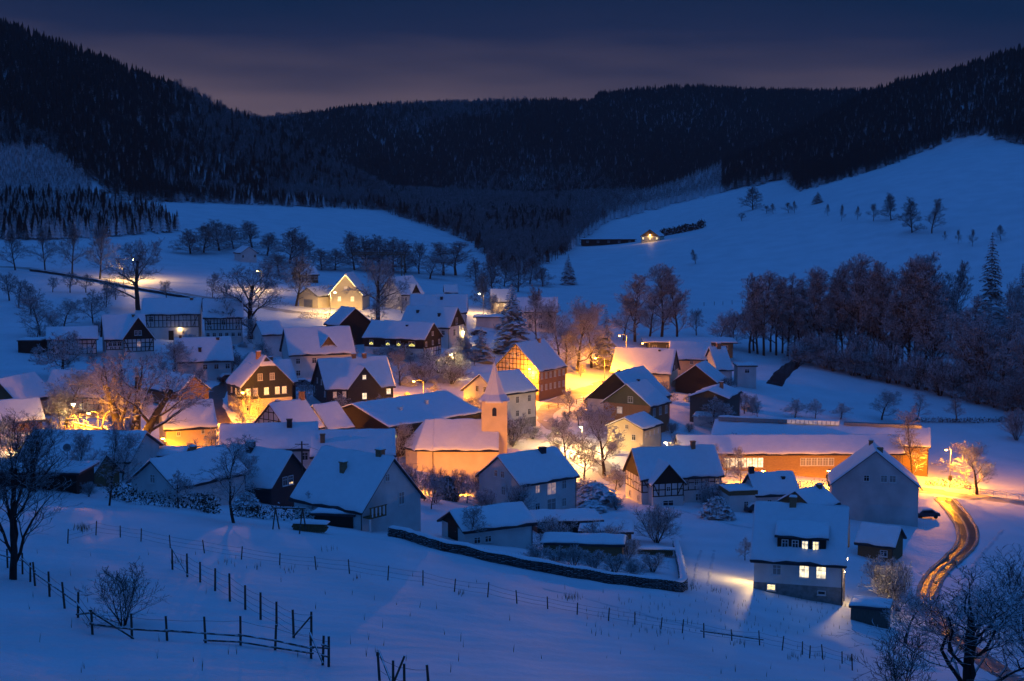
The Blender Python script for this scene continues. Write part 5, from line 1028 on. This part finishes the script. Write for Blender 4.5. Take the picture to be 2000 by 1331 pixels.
for i, (x, y) in enumerate(((838, 968), (905, 970))):
    p = hit(x, y); o = thing('floodlight', ('floodlight left of the nave shrubs', 'floodlight right of the nave shrubs')[i], 'floodlight', tuple(p), 0)
    b = MB(); b.box((0, 0, .25), (.12, .12, .6)); b.build('stake', 'metal_dark', o); b = MB(); b.box((0, .1, .6), (.5, .25, .4)); hd = b.build('housing', 'metal_dark', o)
    b = MB(); b.box((0, .24, .62), (.44, .02, .34)); b.build('lamp_glass', 'lamp_sodium', hd); add_light(o, (0, .4, .65), COLS['lamp_sodium'], 3000, .2, 2.4, (math.radians(100), 0, 0))
# ---------------------------------------------------------------- fences, walls
def fence(name, label, posts, hpost=1.25, wires=3, rails=None, r=.055, lean=.06, seed=1):
    """posts: ground pixels; rails: list of (i, zi, j, zj)."""
    rng = random.Random(seed); P = [hit(*q) for q in posts]; o = thing(name, label, 'fence', tuple(P[0])); O = P[0]; tops = []
    for p in P:
        hh = hpost*rng.uniform(.88, 1.12); t = np.array([rng.uniform(-lean, lean)*hh, rng.uniform(-lean, lean)*hh, hh]); b = MB(); b.tube(p-O-np.array([0, 0, .25]), p-O+t, r, r*.85, 7); b.build('post', 'fence_wood', o); tops.append((p-O, t))
    if wires:
        for k in range(wires):
            b = MB(); f = (k+.8)/wires*.92
            for (p, t), (q, s) in zip(tops, tops[1:]):
                m = (p+t*f+q+s*f)/2-np.array([0, 0, .04]); b.tube(p+t*f, m, .009, .009, 3, cap=False); b.tube(m, q+s*f, .009, .009, 3, cap=False)
            b.build('wire', 'metal_dark', o)
    for (i, zi, j, zj) in (rails or []):
        p, q = tops[i][0]+np.array([0, -.08, zi]), tops[j][0]+np.array([0, -.08, zj]); d = (q-p)*.06; b = MB(); b.tube(p-d, q+d, .05, .045, 6); b.build('rail', 'fence_wood', o)
    return o
fence('paddock_fence', 'wooden paddock fence with sagging rails along the near edge', [(-20, 1098), (15, 1110), (44, 1122), (59, 1137), (69, 1145), (97, 1166), (127, 1189), (152, 1207), (181, 1240), (258, 1248), (327, 1252), (402, 1256), (470, 1261), (537, 1270), (608, 1287), (630, 1300), (642, 1303)], 1.35, 2,
   [(0, .7, 2, .9), (2, 1.0, 4, .95), (4, .8, 5, .8), (5, .8, 6, .85), (6, .85, 7, .8), (7, .8, 8, .6), (8, 1.1, 7, .2), (8, 1.15, 9, .1), (8, .55, 9, .5), (9, .5, 10, .5), (10, .55, 11, .5), (11, .5, 12, .5), (12, .55, 13, .5), (13, .5, 14, .55), (11, .15, 12, .2), (12, .2, 13, .15), (13, .15, 14, .3), (14, .6, 16, .9), (14, 1.2, 15, .2), (15, .5, 16, .5), (15, 1.0, 16, 1.0)], .065)
fence('post_fence', 'row of straight posts with wire running down the paddock', [(337, 1113), (366, 1127), (391, 1138), (420, 1155), (449, 1175), (479, 1191), (509, 1211), (540, 1224), (574, 1246), (608, 1252)], 1.55, 4, [(0, 1.5, 1, .2), (8, .1, 9, 1.3)], .07, .03, 3)
fence('wire_fence', 'long wire pasture fence crossing the snowy field', [(132, 1062), (187, 1046), (235, 1050), (275, 1058), (333, 1071), (400, 1081), (471, 1093), (546, 1104), (618, 1113), (683, 1121), (757, 1134), (826, 1144), (887, 1156), (952, 1167), (1010, 1179), (1070, 1190), (1127, 1201), (1188, 1213), (1240, 1221), (1290, 1229), (1332, 1237), (1375, 1246), (1430, 1252), (1484, 1261), (1527, 1271), (1567, 1279), (1581, 1286), (1608, 1289), (1645, 1297), (1665, 1310)], 1.05, 3, [(21, .5, 23, .5)], .05, .12, 5)
fence('short_fence', 'short braced fence piece at the lower picture edge', [(742, 1330), (768, 1345), (790, 1350), (840, 1360)], 1.3, 2, [(0, 1.25, 1, .1), (1, .2, 2, 1.4)], .06, .1, 7)
fence('garden_rail', 'dark wooden railing on the lit street bank', [(1072, 800), (1090, 797), (1108, 793), (1126, 790), (1140, 786)], 1.1, 0, [(0, 1.0, 4, 1.0), (0, .55, 4, .55)], .08, .02, 9)
fence('meadow_fence', 'faint far post fence on the right meadow', [(1375, 598), (1395, 597), (1412, 596), (1430, 595), (1450, 593)], 1.4, 0, None, .1, .05, 11)
fence('bridge_railing', 'white railing of the road bridge by the junction', [(1893, 963), (1915, 966), (1940, 969), (1965, 972), (1990, 976), (2020, 981)], 1.1, 0, [(0, 1.05, 5, 1.05), (0, .6, 5, .6)], .05, 0, 13)
for c_ in bpy.data.objects['bridge_railing'].children: c_.data.materials[0] = MATS['frame_white']
def stone_wall(name, label, pix, hgt=1.0, wid=.6, seed=1, m='stone_wall'):
    c = path_pts(pix, .34); rng = random.Random(seed); o = thing(name, label, 'wall', tuple(c[0])); O = c[0]
    core = MB(); cap = MB(); st = MB(); d = np.gradient(c[:, :2], axis=0); d /= np.linalg.norm(d, axis=1)[:, None]; nr = np.stack([-d[:, 1], d[:, 0]], 1); sec = []; csec = []
    for i in range(len(c)):
        z = g(c[i, 0], c[i, 1])-O[2]; x, y = c[i, :2]-O[:2]; n = nr[i]; w = wid/2
        sec.append([(x+n[0]*k*w*.9, y+n[1]*k*w*.9, z+zz) for k, zz in ((-1, -.5), (-1, hgt*.97), (1, hgt*.97), (1, -.5))])
        hs_ = .16+.05*math.sin(i*.35)+rng.uniform(-.03, .03); csec.append([(x+n[0]*k*w, y+n[1]*k*w, z+hgt+zz) for k, zz in ((-1.25, 0), (-1.05, hs_*.7), (-.3, hs_), (.3, hs_), (1.05, hs_*.7), (1.25, 0))])
        for side in (-1, 1):
            for r_ in range(6):
                if rng.random() < .9:
                    zz = z+(r_+.5)*hgt/6; t = rng.uniform(.1, .17); st.box((x+n[0]*side*w+rng.uniform(-.02, .02), y+n[1]*side*w, zz), (rng.uniform(.22, .42), rng.uniform(.12, .26), t), math.atan2(d[i, 1], d[i, 0])+rng.uniform(-.12, .12))
    for S, b, k in ((sec, core, 4), (csec, cap, 6)):
        for s in S: b.v += s
        for i in range(len(S)-1): b.f += [(i*k+j, i*k+j+1, (i+1)*k+j+1, (i+1)*k+j) for j in range(k-1)]
        b.m = [0]*len(b.f)
    core.build('wall_core', m, o); q = st.build('wall_stones', m, o); q['kind'] = 'stuff'; cap.build('snow_cap', 'roof_snow', o, True); return o
stone_wall('stone_wall', 'long dark dry stone wall with snow cap bounding the field', [(765, 1048), (800, 1056), (860, 1074), (930, 1090), (1000, 1105), (1080, 1120), (1160, 1134), (1240, 1145), (1300, 1152), (1332, 1152), (1333, 1130), (1326, 1095), (1320, 1070)])
stone_wall('retaining_wall', 'thin dark retaining wall below the upper road', [(60, 530), (130, 540), (200, 553), (300, 572), (400, 588), (480, 600)], .7, .5, 4)
# ---------------------------------------------------------------- small things
def dish(x, y, z, rz, label):
    o = thing('satellite_dish', label, 'satellite dish', (x, y, z), rz); b = MB(); n = 14; vs = [(0, .12, .9)]
    for r, d in ((.25, .08), (.5, 0)): vs += [(r*math.cos(6.283*i/n), d, .9+r*math.sin(6.283*i/n)) for i in range(n)]
    b.add(vs, [(0, 1+(i+1) % n, 1+i) for i in range(n)]+[(1+i, 1+(i+1) % n, 1+n+(i+1) % n, 1+n+i) for i in range(n)]); b.build('reflector', 'metal_grey', o); b = MB(); b.tube((0, .15, -.6), (0, .12, .9), .04, .04, 6); b.build('mast', 'metal_dark', o)
H_ = V['dish_house']; p = at(131, 884, H_.Y-1); dish(p[0], p[1], p[2]-.3, .2, 'grey satellite dish standing on the small house ridge')
def car(px, py, rz, label, Y=None):
    p = hit(px, py) if Y is None else at(px, py, Y)
    if Y is not None: p[2] = g(p[0], p[1])
    o = thing('parked_car', label, 'car', tuple(p), rz, 'parked snowed in cars'); b = MB(); prof = [(-2.1, .35), (-2.15, .8), (-1.5, .95), (-.9, 1.42), (.7, 1.45), (1.3, 1.0), (2.05, .85), (2.15, .4)]
    b.prism([np.array((x, -.85, z)) for x, z in prof], (0, 1.7, 0)); b.build('body', 'car_paint', o); b = MB(); sp = [(-1.55, .98), (-.95, 1.45), (.75, 1.48), (1.35, 1.03), (2.05, .9), (2.0, 1.0), (1.4, 1.2), (.7, 1.66), (-.9, 1.66), (-1.6, 1.1)]
    b.prism([np.array((x, -.88, z)) for x, z in sp], (0, 1.76, 0)); b.build('snow_cover', 'roof_snow', o)
    for sx in (-1.3, 1.35):
        for sy in (-.8, .8): b = MB(); b.tube((sx, sy-.1, .32), (sx, sy+.1, .32), .32, .32, 12); b.build('wheel', 'rubber', o)
    for sy in (-1, 1):
        b = MB(); b.prism([np.array((x, sy*.86, z)) for x, z in ((-.85, 1.0), (.95, 1.0), (.6, 1.36), (-.7, 1.36))], (0, sy*.01, 0)); b.build('side_window', 'glass_dark', o)
car(1475, 1000, .3, 'snowed in car in front of the cottage terrace'); car(1245, 905, 1.2, 'car under snow behind the timbered farmhouse'); car(845, 640, .2, 'snowed in car in front of the bright window strip'); car(1340, 752, .4, 'car parked under snow beside the big barn'); car(590, 755, .2, 'car parked under snow behind the slate house')
car(1808, 1012, .15, 'snowed in car parked at the grey gable house'); car(935, 655, .1, 'dark car parked left of the tall spruce'); car(445, 745, .5, 'snowy car parked at the side lane'); car(1365, 800, .8, 'car parked between the black gabled barn and wood barn')
def crane():
    p = hit(787, 548); o = thing('construction_crane', 'thin construction crane above the upper houses', 'crane', tuple(p)); k = p[1]/F_PX; h = 50*k; b = MB()
    for sx, sy in ((-.6, -.6), (.6, -.6), (.6, .6), (-.6, .6)): b.beam((sx, sy, -.5), (sx, sy, h), .18)
    for i in range(14): z = h*i/14; s = 1 if i % 2 else -1; b.beam((-.6*s, -.6, z), (.6*s, -.6, z+h/14), .12); b.beam((-.6, -.6*s, z), (-.6, .6*s, z+h/14), .12)
    b.build('mast', 'wood_brown', o); b = MB(); L = 100*k
    for dy, dz in ((-.4, 0), (.4, 0), (0, .8)): b.beam((-L, dy, h+dz), (2.5, dy, h+dz), .16)
    for i in range(24): x0, x1 = -L*i/24, -L*(i+1)/24; b.beam((x0, -.4, h), (x1, 0, h+.8), .1)
    b.build('jib', 'wood_brown', o)
crane()
def wood_stack(px, py, rz, w, label):
    p = hit(px, py); o = thing('log_pile', label, 'log pile', tuple(p), rz); rng = random.Random(int(px)); b = MB()
    me = {}
    for i in range(int(w/.24)):
        for j in range(4):
            c = MB(); r = .115; c.tube((-w/2+.12+i*.24+(.12 if j % 2 else 0), -.5, .12+j*.2), (-w/2+.12+i*.24+(.12 if j % 2 else 0), .5, .12+j*.2), r, r, 6); c.build('log', 'wood_brown', o)
    b = MB(); snow_sheet(b, (-w/2-.2, -.65, .86), (w/2+.2, -.65, .86), (w/2+.2, .65, .86), (-w/2-.2, .65, .86), .22, nu=6, nv=4); b.build('snow_cap', 'roof_snow', o, True)
wood_stack(605, 1038, -.15, 3.4, 'snow capped log pile at the field edge below the balcony house'); wood_stack(1280, 1085, -.1, 4.5, 'snow capped log pile in the walled garden')
# swing frame
p = hit(565, 1040); o = thing('swing_frame', 'leaning wooden swing frame at the field edge', 'swing', tuple(p), -.1)
for x in (-1.3, 1.3):
    for s in (-1, 1): b = MB(); b.beam((x+.1*s, s*.9, 0), (x, 0, 2.3), .1); b.build('leg', 'fence_wood', o)
b = MB(); b.beam((-1.6, 0, 2.32), (1.6, 0, 2.32), .12); b.build('crossbar', 'fence_wood', o)
# road sign on the junction lamp
lp = bpy.data.objects['street_lamp']; b = MB(); b.box((0, -.12, 1.9), (.75, .04, .95)); b.build('sign_plate', 'sign_yellow', lp)
# power pole between the roofs
p = at(590, 905, 182); p[2] = g(p[0], p[1]); o = thing('power_pole', 'dark power pole between the long snowy roofs', 'power pole', tuple(p)); hh = at(590, 862, 182)[2]-p[2]
b = MB(); b.tube((0, 0, -.4), (0, 0, hh), .13, .10, 8); b.build('pole', 'fence_wood', o); b = MB(); b.box((0, 0, hh-.4), (1.8, .1, .1)); b.build('crossarm', 'fence_wood', o)
for i, (tx, ty, tY) in enumerate(((430, 880, 186), (820, 905, 215))):
    b = MB(); q = at(tx, ty, tY)-p; A_ = np.array([0, 0, hh-.35])
    for k in range(12):
        f0, f1 = k/12, (k+1)/12; s0, s1 = -4*1.2*f0*(1-f0), -4*1.2*f1*(1-f1); b.tube(A_*(1-f0)+q*f0+np.array([0, 0, s0]), A_*(1-f1)+q*f1+np.array([0, 0, s1]), .02, .02, 3, cap=False)
    b.build('cable', 'metal_dark', o)
# dry grass tufts in the field
rng = np.random.default_rng(12); V_ = []; F_ = []; n = 0
TUFTS = [(float(a), float(b_), 1) for a, b_ in zip(np.random.default_rng(5).uniform(60, 1750, 130), np.random.default_rng(6).uniform(1030, 1320, 130)) if b_ > 1045+.09*a]+[(float(a), float(b_), 1) for a, b_ in zip(np.random.default_rng(7).uniform(1150, 1660, 200), np.random.default_rng(8).uniform(1165, 1245, 200))]
for cx, cy, m_ in TUFTS+list(((160, 1035, 60), (640, 1075, 10), (500, 1110, 8), (1115, 1170, 40), (1350, 1150, 30), (1400, 1155, 25), (1660, 1290, 25), (1600, 1285, 12), (345, 1100, 10), (440, 1100, 10), (560, 1118, 10), (700, 1130, 8), (1290, 1240, 8), (900, 1160, 8), (1550, 1285, 14), (1445, 1260, 12))):
    for _ in range(m_):
        p = hit(cx+rng.normal(0, 9), cy+rng.normal(0, 3))
        for k in range(4):
            a = rng.uniform(0, 6.28); hh = rng.uniform(.2, .6); d = np.array([math.cos(a)*.18*hh, math.sin(a)*.18*hh, hh]); w = np.array([-math.sin(a), math.cos(a), 0])*.012
            V_ += [tuple(p-w), tuple(p+w), tuple(p+d)]; F_.append((n, n+1, n+2)); n += 3
b = MB(); b.v = V_; b.f = F_; b.m = [0]*len(F_); tag(b.build('dry_grass', 'grass_dry'), 'dry grass tufts poking through the field snow', 'grass', kind='stuff')

# ---------------------------------------------------------------- evening haze over the valley
b = MB(); b.box((0, 1200, 130), (5200, 2900, 480)); hz = b.build('haze', 'snow'); hz.data.materials.clear()
m = bpy.data.materials.new('haze_air'); m.use_nodes = True; n = m.node_tree; n.nodes.remove(n.nodes['Principled BSDF'])
pv = n.nodes.new('ShaderNodeVolumePrincipled'); pv.inputs['Density'].default_value = HAZE; pv.inputs['Color'].default_value = (.82, .84, .9, 1); pv.inputs['Anisotropy'].default_value = .2
n.links.new(pv.outputs[0], n.nodes['Material Output'].inputs['Volume']); hz.data.materials.append(m); tag(hz, 'thin evening haze hanging in the valley', kind='stuff')
